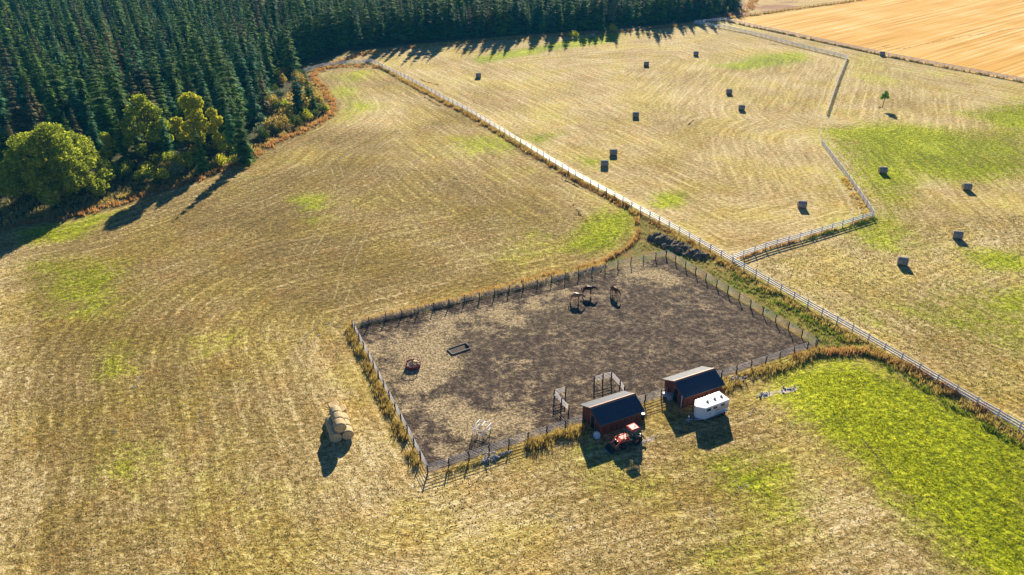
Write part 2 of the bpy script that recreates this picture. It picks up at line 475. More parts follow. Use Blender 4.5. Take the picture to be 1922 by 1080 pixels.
# ---------------------------------------------------------------- fences
M_WHITE = simple("white_vinyl", (.86, .86, .86), .45, .04, 2.0, spec=.4, bump=.05)
M_POSTWOOD = simple("weathered_post", (.055, .042, .032), .85, .4, 5.0)
M_RAILMETAL = simple("galvanised_rail", (.50, .49, .48), .7, .15, 2.0, metal=0, spec=.15, bump=.05)
M_GREYWOOD = simple("grey_timber", (.22, .18, .14), .85, .35, 4.0)

def unit_rail(w, h, mat, name='rail', ridge=False):
    m = MB()
    if w == h: m.tube([(0, 0, 0), (1, 0, 0)], w / 2, 6)
    else: m.box((.5, 0, 0), (1, w, h))
    return m.mesh(name, mat)

def white_post_mesh():
    m = MB(); m.box((0, 0, .66), (.15, .15, 1.34))
    m.box((0, 0, 1.345), (.19, .19, .035))
    m.add([(-.085, -.085, 1.363), (.085, -.085, 1.363), (.085, .085, 1.363), (-.085, .085, 1.363), (0, 0, 1.43)], [(0, 1, 4), (1, 2, 4), (2, 3, 4), (3, 0, 4)])
    return m.mesh('post', M_WHITE)
ME_WPOST = white_post_mesh()
ME_WRAIL = unit_rail(.075, .19, M_WHITE)
def round_post(seed, h):
    r = random.Random(seed); m = MB()
    p = [(0, 0, -.05)]
    for k in range(1, 5): p.append((r.uniform(-.03, .03) * k, r.uniform(-.03, .03) * k, h * k / 4))
    m.tube(p, [.095, .09, .088, .083, .078], 8)
    return m.mesh('post', M_POSTWOOD)
ME_RPOST = [round_post(s, 1.32 + .05 * s) for s in range(4)]
ME_PRAIL = unit_rail(.06, .06, M_RAILMETAL)

def fence(name, pts, label, cat, step, posts, rail, heights, group=None, jitter=0.0, side=0.0, skip=None):
    P = resample(pts, step)
    root = empty(name, (P[0].x, P[0].y, 0))
    tag(root, label, cat, group)
    o0 = P[0]
    for i, p in enumerate(P):
        d = (P[min(i + 1, len(P) - 1)] - P[max(i - 1, 0)])
        a = math.atan2(d.y, d.x)
        if skip and skip(p): continue
        link('post', posts[i % len(posts)], root, (p.x - o0.x, p.y - o0.y, random.uniform(-jitter, 0)), (random.gauss(0, jitter), random.gauss(0, jitter), a if jitter == 0 else random.uniform(0, 6)))
    extra = []
    n = 0
    for i in range(len(P) - 1):
        a, b = P[i], P[i + 1]
        if skip and (skip(a) or skip(b)): continue
        d = b - a; an = math.atan2(d.y, d.x)
        nrm = Vector((-d.y, d.x)).normalized() * side
        for z in heights:
            n += 1
            z2 = random.uniform(-jitter, jitter) * .5
            link('rail', rail, root, (a.x - o0.x + nrm.x, a.y - o0.y + nrm.y, z + z2), (0, random.gauss(0, jitter * .15), an), (d.length, 1, 1))
    return root

WH = (.42, .80, 1.18)
fence('white_fence', MAIN, 'longest white three-rail fence, running diagonally from the forest corner between the hay fields', 'fence', 3.05, [ME_WPOST], ME_WRAIL, WH)
fence('white_fence', MAINW, 'short white three-rail fence along the shaded forest edge above the first hay field', 'fence', 3.05, [ME_WPOST], ME_WRAIL, WH)
fence('white_fence', CROSS, 'white three-rail fence branching off the long fence and casting a ladder-like shadow', 'fence', 3.05, [ME_WPOST], ME_WRAIL, WH)
fence('white_fence', FWHITE, 'bright white fence with close posts ending in the open field beside pale wheel tracks', 'fence', 3.05, [ME_WPOST], ME_WRAIL, WH)
fence('dark_fence', FDARK, 'narrow fence seen almost end on with a dark shaded face, in the far hay field', 'fence', 3.05, [ME_WPOST], ME_WRAIL, WH)
fence('white_fence', FFAR, 'far white fence with crowded posts above the bright green patch of the hay field', 'fence', 3.05, [ME_WPOST], ME_WRAIL, WH)
fence('white_fence', FWHEAT, 'far white fence along the edge of the orange stubble field', 'fence', 3.05, [ME_WPOST], ME_WRAIL, WH)
fence('post_fence', FPOST, 'dark wooden post fence between the orange stubble and the brown moorland', 'fence', 3.05, ME_RPOST, unit_rail(.04, .04, M_GREYWOOD), (.5, 1.1), jitter=.03)
PR = (.28, .53, .78, 1.03, 1.26)
U = (PD - PA).normalized()
def off(a, k): return a + U * k
fence('paddock_fence', [PA, PB], 'paddock fence side with pale shining rails and a golden grass strip on its outer side', 'fence', 2.75, ME_RPOST, ME_PRAIL, PR, jitter=.03, side=-.1)
fence('paddock_fence', [PB, PC], 'paddock fence side running behind the three horses', 'fence', 2.75, ME_RPOST, ME_PRAIL, PR, jitter=.03, side=-.1)
fence('paddock_fence', [PC, PD], 'paddock fence side with dark leaning posts beside the weedy green verge', 'fence', 2.75, ME_RPOST, ME_PRAIL, PR, jitter=.03, side=.1)
# the front side is broken by the two sheds
S1, S2 = G(1150.3, 751.9, 3.2).xy, G(1303.5, 703.3, 3.2).xy
def along(p): return (p - PA).dot(U)
k1, k2 = along(S1), along(S2)
kD = (PD - PA).length
fence('paddock_fence', [PA, off(PA, k1 - 3.3)], 'paddock fence side from the near corner past the rock pile to the first shed', 'fence', 2.75, ME_RPOST, ME_PRAIL, PR, jitter=.03, side=.1)
fence('paddock_fence', [off(PA, k1 + 3.4), off(PA, k2 - 3.3)], 'short paddock fence between the two red sheds', 'fence', 2.75, ME_RPOST, ME_PRAIL, PR, jitter=.03, side=.1)
fence('paddock_fence', [off(PA, k2 + 3.4), PD], 'paddock fence side from the second shed to the far right corner', 'fence', 2.75, ME_RPOST, ME_PRAIL, PR, jitter=.03, side=.1)

ME_PENRAIL = unit_rail(.05, .06, simple('pale_pen_rail', (.72, .66, .62), .6, .1))
# two handling pens inside the paddock
def pen(name, pix, label, rails):
    pts = [G(*p).xy for p in pix]
    root = empty(name, (pts[0].x, pts[0].y, 0)); tag(root, label, 'pen')
    o0 = pts[0]
    for p in pts: link('post', random.choice(ME_RPOST), root, (p.x - o0.x, p.y - o0.y, 0), None, (1.1, 1.1, 1.12))
    for a, b in rails:
        d = pts[b] - pts[a]
        for z in PR[-4:]:
            link('rail', ME_PENRAIL, root, (pts[a].x - o0.x, pts[a].y - o0.y, z + .15), (0, 0, math.atan2(d.y, d.x)), (d.length, 1, 1))
pen('corral_panel', [(1115, 723), (1131, 718.5), (1147, 714), (1163, 731), (1171, 742)], 'tall-posted corral panels standing behind the first shed', [(0, 1), (1, 2), (2, 3), (3, 4)])
pen('corral_panel', [(1040, 749), (1061.5, 742), (1053.5, 764), (1067, 778)], 'open corral of four tall posts and thin rails between square feeder and first shed', [(0, 1), (0, 2), (2, 3)])

# ---------------------------------------------------------------- rough grass, weeds
def leafy(name, base, alt, rough=.8, trans=.35, hue=None, obv=.45):
    t = NT(name)
    f = t.attr("tint").outputs['Fac']
    ob = t.n("ObjectInfo").outputs['Random']
    c = t.mix(f, base, alt)
    c = t.mix(t.math('MULTIPLY', ob, obv), c, t.mix(1.0, c, hue or (.62, .78, .85), 'MULTIPLY'))
    t.bsdf.inputs['Roughness'].default_value = rough
    t.bsdf.inputs['Specular IOR Level'].default_value = .12
    t.set(t.bsdf.inputs['Base Color'], c)
    tr = t.n("BsdfTranslucent", {'Color': c})
    mx = t.n("MixShader", {0: trans, 1: t.bsdf.outputs[0], 2: tr.outputs[0]})
    t.t.links.new(mx.outputs[0], t.out.inputs[0])
    return t.m
M_GOLD = leafy("golden_grass", (.36, .22, .04), (.74, .54, .16), trans=.5)
M_RUST = leafy("rusty_grass", (.34, .16, .04), (.72, .42, .14), trans=.5)
M_WEED = leafy("green_weeds", (.10, .17, .012), (.38, .42, .05), trans=.4)
M_OLIVE = leafy("olive_grass", (.26, .20, .05), (.60, .50, .17), trans=.4)
M_FOLIAGE_Y = leafy("yellow_leaves", (.20, .23, .012), (.86, .78, .06), trans=.5)

def blades(P, H, W, n_per, spread, seed, lean=.35):
    """tufts of n_per triangular blades at points P (n,2)"""
    g = np.random.default_rng(seed)
    n = len(P) * n_per
    base = np.repeat(P, n_per, 0) + g.normal(0, spread, (n, 2))
    h = H * g.uniform(.5, 1.15, n) * np.repeat(g.uniform(.7, 1.15, len(P)), n_per)
    a = g.uniform(0, 2 * pi, n); la = g.uniform(0, 2 * pi, n); l = h * g.uniform(0, lean, n)
    dx, dy = np.cos(a) * W / 2, np.sin(a) * W / 2
    V = np.zeros((n, 3, 3))
    V[:, 0, 0] = base[:, 0] - dx; V[:, 0, 1] = base[:, 1] - dy
    V[:, 1, 0] = base[:, 0] + dx; V[:, 1, 1] = base[:, 1] + dy
    V[:, 2, 0] = base[:, 0] + np.cos(la) * l; V[:, 2, 1] = base[:, 1] + np.sin(la) * l; V[:, 2, 2] = h
    t = np.repeat(np.clip(np.repeat(g.uniform(0, 1, len(P)), n_per) * .6 + g.uniform(0, .4, n), 0, 1), 3)
    return V.reshape(-1, 3), np.arange(n * 3).reshape(-1, 3), t

def strip_points(pts, width, dens, offset, seed, fade=.35):
    g = np.random.default_rng(seed)
    out = []
    pts = [Vector(p) for p in pts]
    for a, b in zip(pts[:-1], pts[1:]):
        d = b - a; L = d.length
        if L < 1e-3: continue
        k = int(L * width * dens)
        s = g.uniform(0, 1, k); w = g.normal(0, width * .3, k) + offset
        nx, ny = -d.y / L, d.x / L
        out.append(np.stack([a.x + d.x * s + nx * w, a.y + d.y * s + ny * w], 1))
    P = np.concatenate(out)
    # ragged: thin out by a slow wave of the position
    q = np.sin(P[:, 0] * .9 + np.sin(P[:, 1] * .7) * 2) + np.sin(P[:, 1] * 1.3 + 1.7) + g.normal(0, .6, len(P))
    return P[q > -1.6 + fade]

def grass_strip(name, pts, width, dens, offset, H, mat, seed, label=None, W=.09, n_per=8, spread=.17, fade=.9):
    P = strip_points(pts, width, dens * 1.5, offset, seed, fade)
    V, F, t = blades(P, H, W, n_per, spread, seed)
    o = link(name, np_mesh(name, V, F, mat, t))
    tag(o, kind='stuff', label=label, cat='grass')
    return o
grass_strip('rusty_grass', FOREST_EDGE[1:], 2.6, 2.2, .6, .85, M_RUST, 1, 'rusty orange tall grass lining the forest edge of the first hay field', W=.16)
grass_strip('golden_grass', FOREST_EDGE[2:12], 3.0, 2.0, 3.6, .8, M_GOLD, 2, 'golden grass behind the rusty band, in front of the broadleaf trees', W=.16)
grass_strip('golden_grass', STRIP_LOW[:7], 1.1, 4, .5, .9, M_GOLD, 3, 'golden tall grass below the long white fence', W=.13)
grass_strip('rusty_grass', MAIN[1:11], 1.3, 3, -1.3, .7, M_RUST, 4, 'rusty tall grass at the foot of the long white fence', W=.13)
grass_strip('golden_grass', MAIN[8:], 1.5, 4, -1.7, .85, M_GOLD, 5, 'golden brown tall grass along the lower part of the long white fence', W=.11)
grass_strip('weeds', MAIN[10:], 1.2, 3, -3.0, .6, M_WEED, 6, 'dark green weeds on the shaded side of the long white fence', W=.13)
grass_strip('rusty_grass', STRIP_LOW[6:], .7, 6, .2, .85, M_RUST, 7, 'orange grass line curving from the long fence round to the back of the paddock', W=.11)
nBC = Vector((-(PC - PB).y, (PC - PB).x)).normalized()
grass_strip('golden_grass', [PB + nBC * .9, PB.lerp(PC, .55) + nBC * 1.0, PB.lerp(PC, .8) + nBC * 1.6], .8, 12, 0, 1.0, M_GOLD, 8, 'golden grass standing along the back of the paddock fence', W=.1)
nAB = Vector(((PB - PA).y * -1, (PB - PA).x)).normalized()
grass_strip('golden_grass', [PA + nAB * .75, PB + nAB * .75], 1.1, 10, 0, .8, M_GOLD, 9, 'golden grass strip outside the pale railed side of the paddock', W=.1)
nAD = Vector((U.y, -U.x))
grass_strip('golden_grass', [PA + nAD * .8 + U * 1, off(PA, k1 * .45) + nAD * .9], .8, 7, 0, .45, M_OLIVE, 10, 'low dry grass along the front paddock fence near its corner', W=.09)
grass_strip('golden_grass', [off(PA, k1 * .5) + nAD * 1.1, off(PA, k1 - 3.6) + nAD * 1.3], 2.0, 10, 0, .95, M_GOLD, 11, 'thick golden grass in front of the fence left of the first shed', W=.1)
grass_strip('rusty_grass', [off(PA, k2 + 4) + nAD * 2.2, off(PA, k2 + 8) + nAD * 1.6, off(PA, kD - 5) + nAD * 1.8, PD + nAD * 1.0], 1.8, 8, 0, .85, M_GOLD, 12, 'golden grass in front of the fence beyond the second shed', W=.1)
grass_strip('rusty_grass', D_CURVE[3:11], 1.4, 8, .7, .95, M_RUST, 13, 'rusty tall grass curving from the paddock corner along the green pasture', W=.1)
grass_strip('golden_grass', D_CURVE[5:], .9, 7, 1.5, .8, M_GOLD, 14, 'golden grass ridge along the edge of the green pasture', W=.1)
grass_strip('rusty_grass', FWHEAT[1:], .8, 4, -.6, .7, M_OLIVE, 15, 'dry grass under the far fence at the orange stubble field', W=.18)
grass_strip('golden_grass', FWHITE[:3] , 1.6, 4, .9, .5, M_GOLD, 16, 'golden grass in the corner of the white fence', W=.12)
grass_strip('golden_grass', CROSS, .6, 7, -.2, .5, M_RUST, 17, 'brown grass under the branching white fence', W=.1)
grass_strip('weeds', CROSS[2:], .8, 6, -.8, .6, M_WEED, 18, 'green weeds at the shaded foot of the branching white fence', W=.1)
grass_strip('golden_grass', FPOST, 2.5, 2, 1.0, .8, M_GOLD, 19, 'golden grass beside the dark post fence', W=.2)
grass_strip('golden_grass', FAR_EDGE, 4, .8, -5.5, .9, M_RUST, 20, 'rusty brush patches in the shade of the far forest', W=.22)
def patch(name, pix, dens, H, mat, seed, label, W=.1, n_per=6, clump=0.0):
    poly = [G(*p).xy for p in pix]
    g = np.random.default_rng(seed)
    x0, x1 = min(p.x for p in poly), max(p.x for p in poly); y0, y1 = min(p.y for p in poly), max(p.y for p in poly)
    k = int((x1 - x0) * (y1 - y0) * dens)
    P = np.stack([g.uniform(x0, x1, k), g.uniform(y0, y1, k)], 1)
    P = P[inside(P[:, 0], P[:, 1], poly)]
    if name == 'pasture_grass': P = P[sample(green, P) + g.normal(0, .2, len(P)) > .55]
    if name.startswith('stubble'):
        gs = sample(green, P) + g.normal(0, .12, len(P)); P = P[gs < .33]
    if name == 'regrowth':
        gs = sample(green, P) + g.normal(0, .12, len(P)); P = P[(gs > .33) & (sample(green, P) < .93)]
    if clump:
        q = np.sin(P[:, 0] * .8 + 3 * np.sin(P[:, 1] * .35)) * np.sin(P[:, 1] * .9 + 2 * np.sin(P[:, 0] * .5)) + g.normal(0, .3, len(P))
        P = P[q > clump]
    V, F, t = blades(P, H, W, n_per, .14, seed)
    return tag(link(name, np_mesh(name, V, F, mat, t)), kind='stuff', label=label, cat='grass')
patch('weeds', [(1300, 490), (1420, 545), (1560, 610), (1620, 650), (1560, 655), (1480, 610), (1360, 530)], 4, .4, M_WEED, 21, 'low green weeds in clumps on the verge between paddock and long fence', clump=.1)
patch('rough_grass', [(1195, 400), (1260, 430), (1380, 500), (1600, 625), (1660, 665), (1560, 655), (1400, 545), (1255, 470), (1200, 470)], 2.5, .45, M_OLIVE, 22, 'tangled dry grass on the verge behind the paddock', clump=-.5)
patch('rough_grass', [(0, 430), (160, 395), (380, 320), (480, 280), (420, 290), (250, 330), (120, 370), (0, 380)], 2.2, .8, M_OLIVE, 23, 'tall dry grass in front of the broadleaf trees', W=.16, clump=-.6)
patch('rough_grass', [(480, 270), (610, 205), (600, 150), (560, 150), (500, 230)], 1.5, .8, M_GOLD, 24, 'golden scrub grass among the bushes at the forest corner', W=.2, clump=-.6)
patch('pasture_grass', [(1560,800),(1500,715),(1560,685),(1640,695),(1730,725),(1830,780),(1960,860),(1990,1120),(1880,1100),(1760,980),(1640,880)], 5, .16, leafy("pasture_blades", (.17, .20, .004), (.70, .66, .03), trans=.35), 25, 'thick bright green pasture grass', W=.14, n_per=4)

patch('stubble', [(-300, 455), (140, 425), (380, 350), (620, 300), (900, 330), (1080, 420), (1130, 470), (900, 540), (650, 600), (640, 700), (790, 910), (1000, 850), (1240, 800), (1380, 760), (1600, 760), (1700, 900), (1900, 1100), (1600, 1200), (-300, 1200)], 4.5, .12, leafy("stubble_tufts", (.16, .115, .035), (.66, .54, .29), trans=.3), 31, 'short cut stubble and loose straw of the near hay field', W=.13, n_per=3)
patch('stubble', [(1400, 500), (1640, 430), (1922, 400), (2050, 400), (2050, 850), (1900, 770), (1700, 660)], 3.5, .15, leafy("stubble_tufts_olive", (.18, .14, .035), (.62, .53, .26), trans=.25), 32, 'short cut stubble of the right-hand hay field', W=.15, n_per=3)
M_REGROW = leafy("green_regrowth", (.15, .18, .004), (.66, .64, .04), trans=.35)
patch('regrowth', [(-300, 440), (1200, 400), (1250, 700), (1600, 700), (1900, 1100), (-300, 1200)], 4.5, .15, M_REGROW, 33, 'patches of fresh green regrowth in the near hay field', W=.14, n_per=3)
patch('regrowth', [(1540, 240), (2050, 180), (2050, 850), (1900, 770), (1500, 560)], 3.0, .16, M_REGROW, 34, 'patches of fresh green regrowth in the right-hand hay field', W=.18, n_per=3)
for i, q in enumerate([[(700, 640), (850, 620), (900, 700), (800, 770), (720, 740)], [(830, 770), (960, 755), (1010, 820), (930, 868), (840, 855)], [(1190, 498), (1280, 500), (1320, 535), (1250, 560), (1200, 535)], [(860, 600), (1060, 560), (1100, 600), (900, 660)]]):
    patch('straw_litter', q, 7, .10, leafy("straw_litter_%d" % i, (.34, .25, .11), (.80, .66, .40), trans=.25), 40 + i, 'trampled straw litter on the paddock mud', W=.12, n_per=3, clump=-.45)
# ---------------------------------------------------------------- trees
M_BARK = simple("bark", (.10, .075, .055), .9, .4, 3.0)
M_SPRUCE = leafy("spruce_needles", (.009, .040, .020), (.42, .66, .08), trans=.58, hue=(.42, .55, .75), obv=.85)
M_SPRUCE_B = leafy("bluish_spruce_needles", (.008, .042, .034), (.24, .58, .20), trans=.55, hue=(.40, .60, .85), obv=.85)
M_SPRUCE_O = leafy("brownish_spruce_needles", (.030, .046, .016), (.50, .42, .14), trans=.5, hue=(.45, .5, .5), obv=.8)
M_LEAF = leafy("broad_leaves", (.070, .115, .008), (.64, .68, .065), trans=.52, hue=(.85, .9, .8))
M_LEAFG = leafy("green_leaves", (.030, .060, .010), (.16, .22, .025), trans=.4)
M_SHRUB_A = leafy("amber_leaves", (.24, .16, .03), (.74, .56, .12), trans=.45)
M_SHRUB_G = leafy("grey_green_leaves", (.09, .12, .05), (.34, .38, .18), trans=.35)

def spruce_crown(seed, h, r, dens=1.0, bare=.05):
    g = np.random.default_rng(seed)
    V, F, T = [], [], []
    nv = 0
    levels = int(h / .8 * dens)
    for i in range(levels):
        s = (i + g.uniform(-.3, .3)) / levels
        z0 = h * (bare + (1 - bare) * s)
        rr = r * (1 - s) ** .9 * g.uniform(.66, 1.2) + .10
        nb = int(g.integers(7, 11)) if rr > .6 else 5
        for b in range(nb):
            a = 2 * pi * (b + g.uniform(-.35, .35)) / nb + i * 1.3
            L = rr * g.uniform(.55, 1.25)
            dr = L * g.uniform(.12, .50)
            ca, sa = cos(a), sin(a)
            w = L * g.uniform(.24, .36) + .08
            def P(u, side, dz=0.0):
                z = z0 - dr * (u ** 1.3) * 1.1 + (.10 * L if u > .9 else 0) + dz
                return (ca * L * u - sa * side, sa * L * u + ca * side, z)
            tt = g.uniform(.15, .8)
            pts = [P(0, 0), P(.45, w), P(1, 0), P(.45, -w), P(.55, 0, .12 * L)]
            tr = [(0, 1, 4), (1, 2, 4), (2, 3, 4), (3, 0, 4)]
            ti = [0, tt * .7, tt + .5, tt * .7, tt * .8]  # pale tips: new growth plus painted sunlight; dark inner ends paint crown shade
            for k in range(3):
                u = .35 + .22 * k + g.uniform(-.05, .05)
                for sg in (-1, 1):
                    q = len(pts)
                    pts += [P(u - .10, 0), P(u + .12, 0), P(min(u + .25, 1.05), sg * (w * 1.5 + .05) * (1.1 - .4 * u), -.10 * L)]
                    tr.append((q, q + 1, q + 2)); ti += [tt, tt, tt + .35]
            V += pts; T += ti
            F += [(nv + x, nv + y, nv + z) for x, y, z in tr]
            nv += len(pts)
    # leader
    V += [(-.07, 0, h * .95), (.07, 0, h * .95), (0, .05, h * 1.02)]; T += [.5] * 3; F.append((nv, nv + 1, nv + 2))
    return V, F, np.clip(T, 0, 1)

def taper_trunk(h, r0, seed, top=.97):
    r = random.Random(seed); m = MB()
    m.tube([(r.uniform(-.06, .06) * k, r.uniform(-.06, .06) * k, h * top * k / 5 - .1) for k in range(6)], [r0 * (1 - k / 5.6) for k in range(6)], 7)
    return m.mesh('trunk', M_BARK)

SPR = []
for s, (h, r, mt) in enumerate([(18, 2.9, M_SPRUCE), (20, 3.0, M_SPRUCE), (16, 2.8, M_SPRUCE_B), (19, 2.6, M_SPRUCE_B), (15, 2.8, M_SPRUCE), (21, 3.4, M_SPRUCE), (17, 2.4, M_SPRUCE_O), (14, 2.2, M_SPRUCE_O)]):
    V, F, T = spruce_crown(100 + s, h, r)
    SPR.append((np_mesh('crown', V, F, mt, T), taper_trunk(h, .22, s), h))

def put_spruce(p, k, h, label, group=None, name='spruce_tree', wide=1.0):
    cr, tk, h0 = SPR[k]
    s = h / h0
    root = empty(name, (p[0], p[1], 0), random.uniform(0, 6.28))
    root.rotation_euler = (random.gauss(0, .02), random.gauss(0, .02), random.uniform(0, 6.28))
    tag(root, label, 'tree', group)
    c = link('crown', cr, root, (0, 0, 0), None, (s * wide, s * wide, s))
    link('trunk', tk, root, (0, 0, 0), None, (s, s, s))
    return root, c

# front-row trees that can be told apart: pixel of the foot, height, variant, label
for (x, y), h, k, w, lab in [
    ((462, 302), 15.5, 5, 1.15, 'dark spruce right of the yellow-topped tree, its shadow reaching onto the hay field'),
    ((382, 322), 10.5, 0, 1.25, 'small dark spruce standing in front of the yellow-topped tree'),
    ((236, 300), 12.5, 1, 1.0, 'slim pointed spruce on the near side of the green broadleaf clump'),
    ((318, 298), 13.5, 3, 1.1, 'pointed spruce rising from the right part of the green broadleaf clump'),
    ((208, 316), 9, 6, 1.0, 'thin brownish spruce just right of the big round broadleaf tree'),
    ((548, 138), 18.5, 5, 1.2, 'tall full spruce at the forest corner, highest at the bend of the hay field'),
    ((516, 140), 15, 1, 1.1, 'spruce directly behind the tall corner spruce'),
    ((562, 208), 14, 2, 1.1, 'dark spruce standing out into the bushes at the hay field bend'),
    ((590, 206), 8, 4, 1.2, 'low wide spruce at the tip of the bushes beside the rusty grass'),
    ((580, 186), 10, 0, 1.0, 'spruce between the low wide spruce and the tall corner spruce'),
    ((440, 282), 13, 2, 1.1, 'spruce close behind the dark spruce beside the yellow-topped tree'),
    ((1131, 60), 9, 4, 1.0, 'small spruce beside the pale green poplar at the far forest edge'),
    ((1328, 36), 15, 5, 1.2, 'spruce at the far end of the forest, next to the white fence corner'),
    ((1356, 27), 12, 1, 1.2, 'spruce in the little group past the white fence corner'),
    ((1375, 20), 11, 4, 1.3, 'last spruce of the far forest beside the brown moorland')]:
    put_spruce(G(x, y), k, h, lab, wide=w)

# the dense forest
g = np.random.default_rng(11)
cand = []
front = []
def far_enough(p, pts, d):
    return all((p[0] - q[0]) ** 2 + (p[1] - q[1]) ** 2 > d * d for q in pts)
placed = [G(x, y).xy for x, y in ((462, 302), (382, 322), (236, 300), (318, 298), (548, 138), (562, 208), (105, 372), (60, 365), (150, 360), (285, 300), (375, 300))]
grid = {}
def ok(p, d):
    cx, cy = int(p[0] // 5), int(p[1] // 5)
    for i in (-1, 0, 1):
        for j in (-1, 0, 1):
            for q in grid.get((cx + i, cy + j), ()):
                if (p[0] - q[0]) ** 2 + (p[1] - q[1]) ** 2 < d * d: return False
    return True
fp = [Vector(v) for v in forest_poly]
deep = line([(-200, 400), (0, 352), (20, 340), (210, 300), (225, 282), (440, 262), (500, 235), (505, 190), (515, 140), (560, 112), (600, 95), (655, 84), (760, 75), (960, 62), (1060, 57), (1160, 47), (1290, 37), (1345, 22), (1392, 3), (1400, -12)])
dense = deep + [Vector((105, 560)), Vector((-420, 560)), Vector((-420, 60))]
Pc = np.stack([g.uniform(-360, 120, 60000), g.uniform(90, 450, 60000)], 1)
Pc = Pc[inside(Pc[:, 0], Pc[:, 1], dense)]
row = np.array([[q.x + g.uniform(-.8, .8), q.y + g.uniform(.3, 2.6)] for q in resample(deep[8:19], 2.9)])
Pc = np.concatenate([row, Pc])
def pix(p):
    # how large and where the survey photograph shows a tree's middle
    zc = p[1] * cos(PITCH) + (CAM_H - 8) * sin(PITCH)
    return 961 + FPX * p[0] / zc, 540 + FPX * (-p[1] * sin(PITCH) + (CAM_H - 8) * cos(PITCH)) / zc
for i_p, p in enumerate(Pc):
    far = p[1] > 260
    gap = math.sin(p[0] * .13 + 2 * math.sin(p[1] * .05)) * math.sin(p[1] * .11 + 1.5 * math.sin(p[0] * .07))
    edge_row = far and p[0] > -75 and p[1] < 420
    if i_p < len(row) or ok(p, (3.4 + g.uniform(0, .8)) if edge_row else (5.0 + 2.5 * max(0, gap) + g.uniform(-.6, 1.6))):
        grid.setdefault((int(p[0] // 5), int(p[1] // 5)), []).append((p[0], p[1]))
        cand.append((float(p[0]), float(p[1])))
bdist = seg_dist(np.array([c[0] for c in cand]), np.array([c[1] for c in cand]), [Vector(v) for v in deep])
near, rest = [], []
for c, d in zip(cand, bdist):
    x, y = pix(c)
    if not (-120 < x < 2050) or y < -260: continue
    if c[1] > 430 or (c[0] > -70 and d > 95): continue            # behind the front rows of the far edge
    score = c[1] + (0 if c[1] < 250 else (40 if d < 6 else 400))
    vis = -10 < x < 1420 and y > 8
    (near if vis else rest).append((score, c, d))
near.sort()
rest += near[265:]
near = near[:265]
GONE = 0
for sc_, c, d in near:
    k = int(g.choice(8, p=[.2, .16, .15, .12, .12, .1, .08, .07]))
    h = SPR[k][2] * g.uniform(.60, 1.22)
    h = min(h, 21) * (.85 if d < 3 and c[1] < 250 else 1)
    tone = ('deep green', 'blue-green', 'brownish green')[0 if SPR[k][0].materials[0] == M_SPRUCE else (1 if SPR[k][0].materials[0] == M_SPRUCE_B else 2)]
    size = 'tall' if h > 16 else ('middling' if h > 12 else 'short')
    px_ = pix(c)[0]
    row_ = 'front-row' if d < 7 else 'inner'
    zone = next(z for lim, z in (((200, 'behind the huge round broadleaf tree'), (330, 'behind the green broadleaf clump'), (440, 'behind the yellow-topped tree'), (510, 'left of the colourful scrub'), (9e9, 'above the colourful scrub')) if c[1] < 250 else
        ((700, 'of the far forest near the white fence bend'), (850, 'of the far forest left of the lone near bale'), (1000, 'of the far forest above the lone near bale'), (1130, 'of the far forest left of the pale poplar'), (1230, 'of the far forest right of the pale poplar'), (9e9, 'of the far forest near its end'))) if px_ < lim)
    lab_ = f'{size} {tone} {row_} spruce {zone}'
    put_spruce(c, k, h, lab_, lab_.replace('spruce', 'spruces'), wide=g.uniform(1.0, 1.35))
# the rest of the forest: one mass that repeats the same crowns
src = []
for k in range(8):
    src.append(next(o for o in bpy.data.objects if o.name.startswith('crown') and o.data == SPR[k][0]))
me = bpy.data.meshes.new('forest')
pts = [(c[0], c[1], 0) for _, c, _ in rest]
me.from_pydata(pts, [], [])
fo = tag(link('forest', me), kind='stuff', label='dense dark spruce forest filling the upper corner', cat='forest')
ng = bpy.data.node_groups.new('forest_mass', 'GeometryNodeTree')
ng.interface.new_socket('Geometry', in_out='INPUT', socket_type='NodeSocketGeometry')
ng.interface.new_socket('Geometry', in_out='OUTPUT', socket_type='NodeSocketGeometry')
gi, go = ng.nodes.new('NodeGroupInput'), ng.nodes.new('NodeGroupOutput')
join = ng.nodes.new('GeometryNodeJoinGeometry')
for k in range(8):
    oi = ng.nodes.new('GeometryNodeObjectInfo'); oi.inputs['Object'].default_value = src[k]; oi.transform_space = 'ORIGINAL'
    iop = ng.nodes.new('GeometryNodeInstanceOnPoints')
    idx = ng.nodes.new('FunctionNodeRandomValue'); idx.data_type = 'INT'; idx.inputs['Min'].default_value = 0; idx.inputs['Max'].default_value = 7; idx.inputs['Seed'].default_value = 5
    cmp_ = ng.nodes.new('FunctionNodeCompare'); cmp_.data_type = 'INT'; cmp_.operation = 'EQUAL'
    ng.links.new(idx.outputs[2], cmp_.inputs[2]); cmp_.inputs[3].default_value = k
    ng.links.new(gi.outputs[0], iop.inputs['Points']); ng.links.new(cmp_.outputs[0], iop.inputs['Selection'])
    ng.links.new(oi.outputs['Geometry'], iop.inputs['Instance'])
    rv = ng.nodes.new('FunctionNodeRandomValue'); rv.data_type = 'FLOAT'; rv.inputs[2].default_value = .62; rv.inputs[3].default_value = 1.12
    rr_ = ng.nodes.new('FunctionNodeRandomValue'); rr_.data_type = 'FLOAT_VECTOR'; rr_.inputs[0].default_value = (0, 0, 0); rr_.inputs[1].default_value = (0, 0, 6.28)
    ng.links.new(rv.outputs[1], iop.inputs['Scale']); ng.links.new(rr_.outputs[0], iop.inputs['Rotation'])
    ng.links.new(iop.outputs[0], join.inputs[0])
ng.links.new(join.outputs[0], go.inputs[0])
md = fo.modifiers.new('forest_mass', 'NODES'); md.node_group = ng

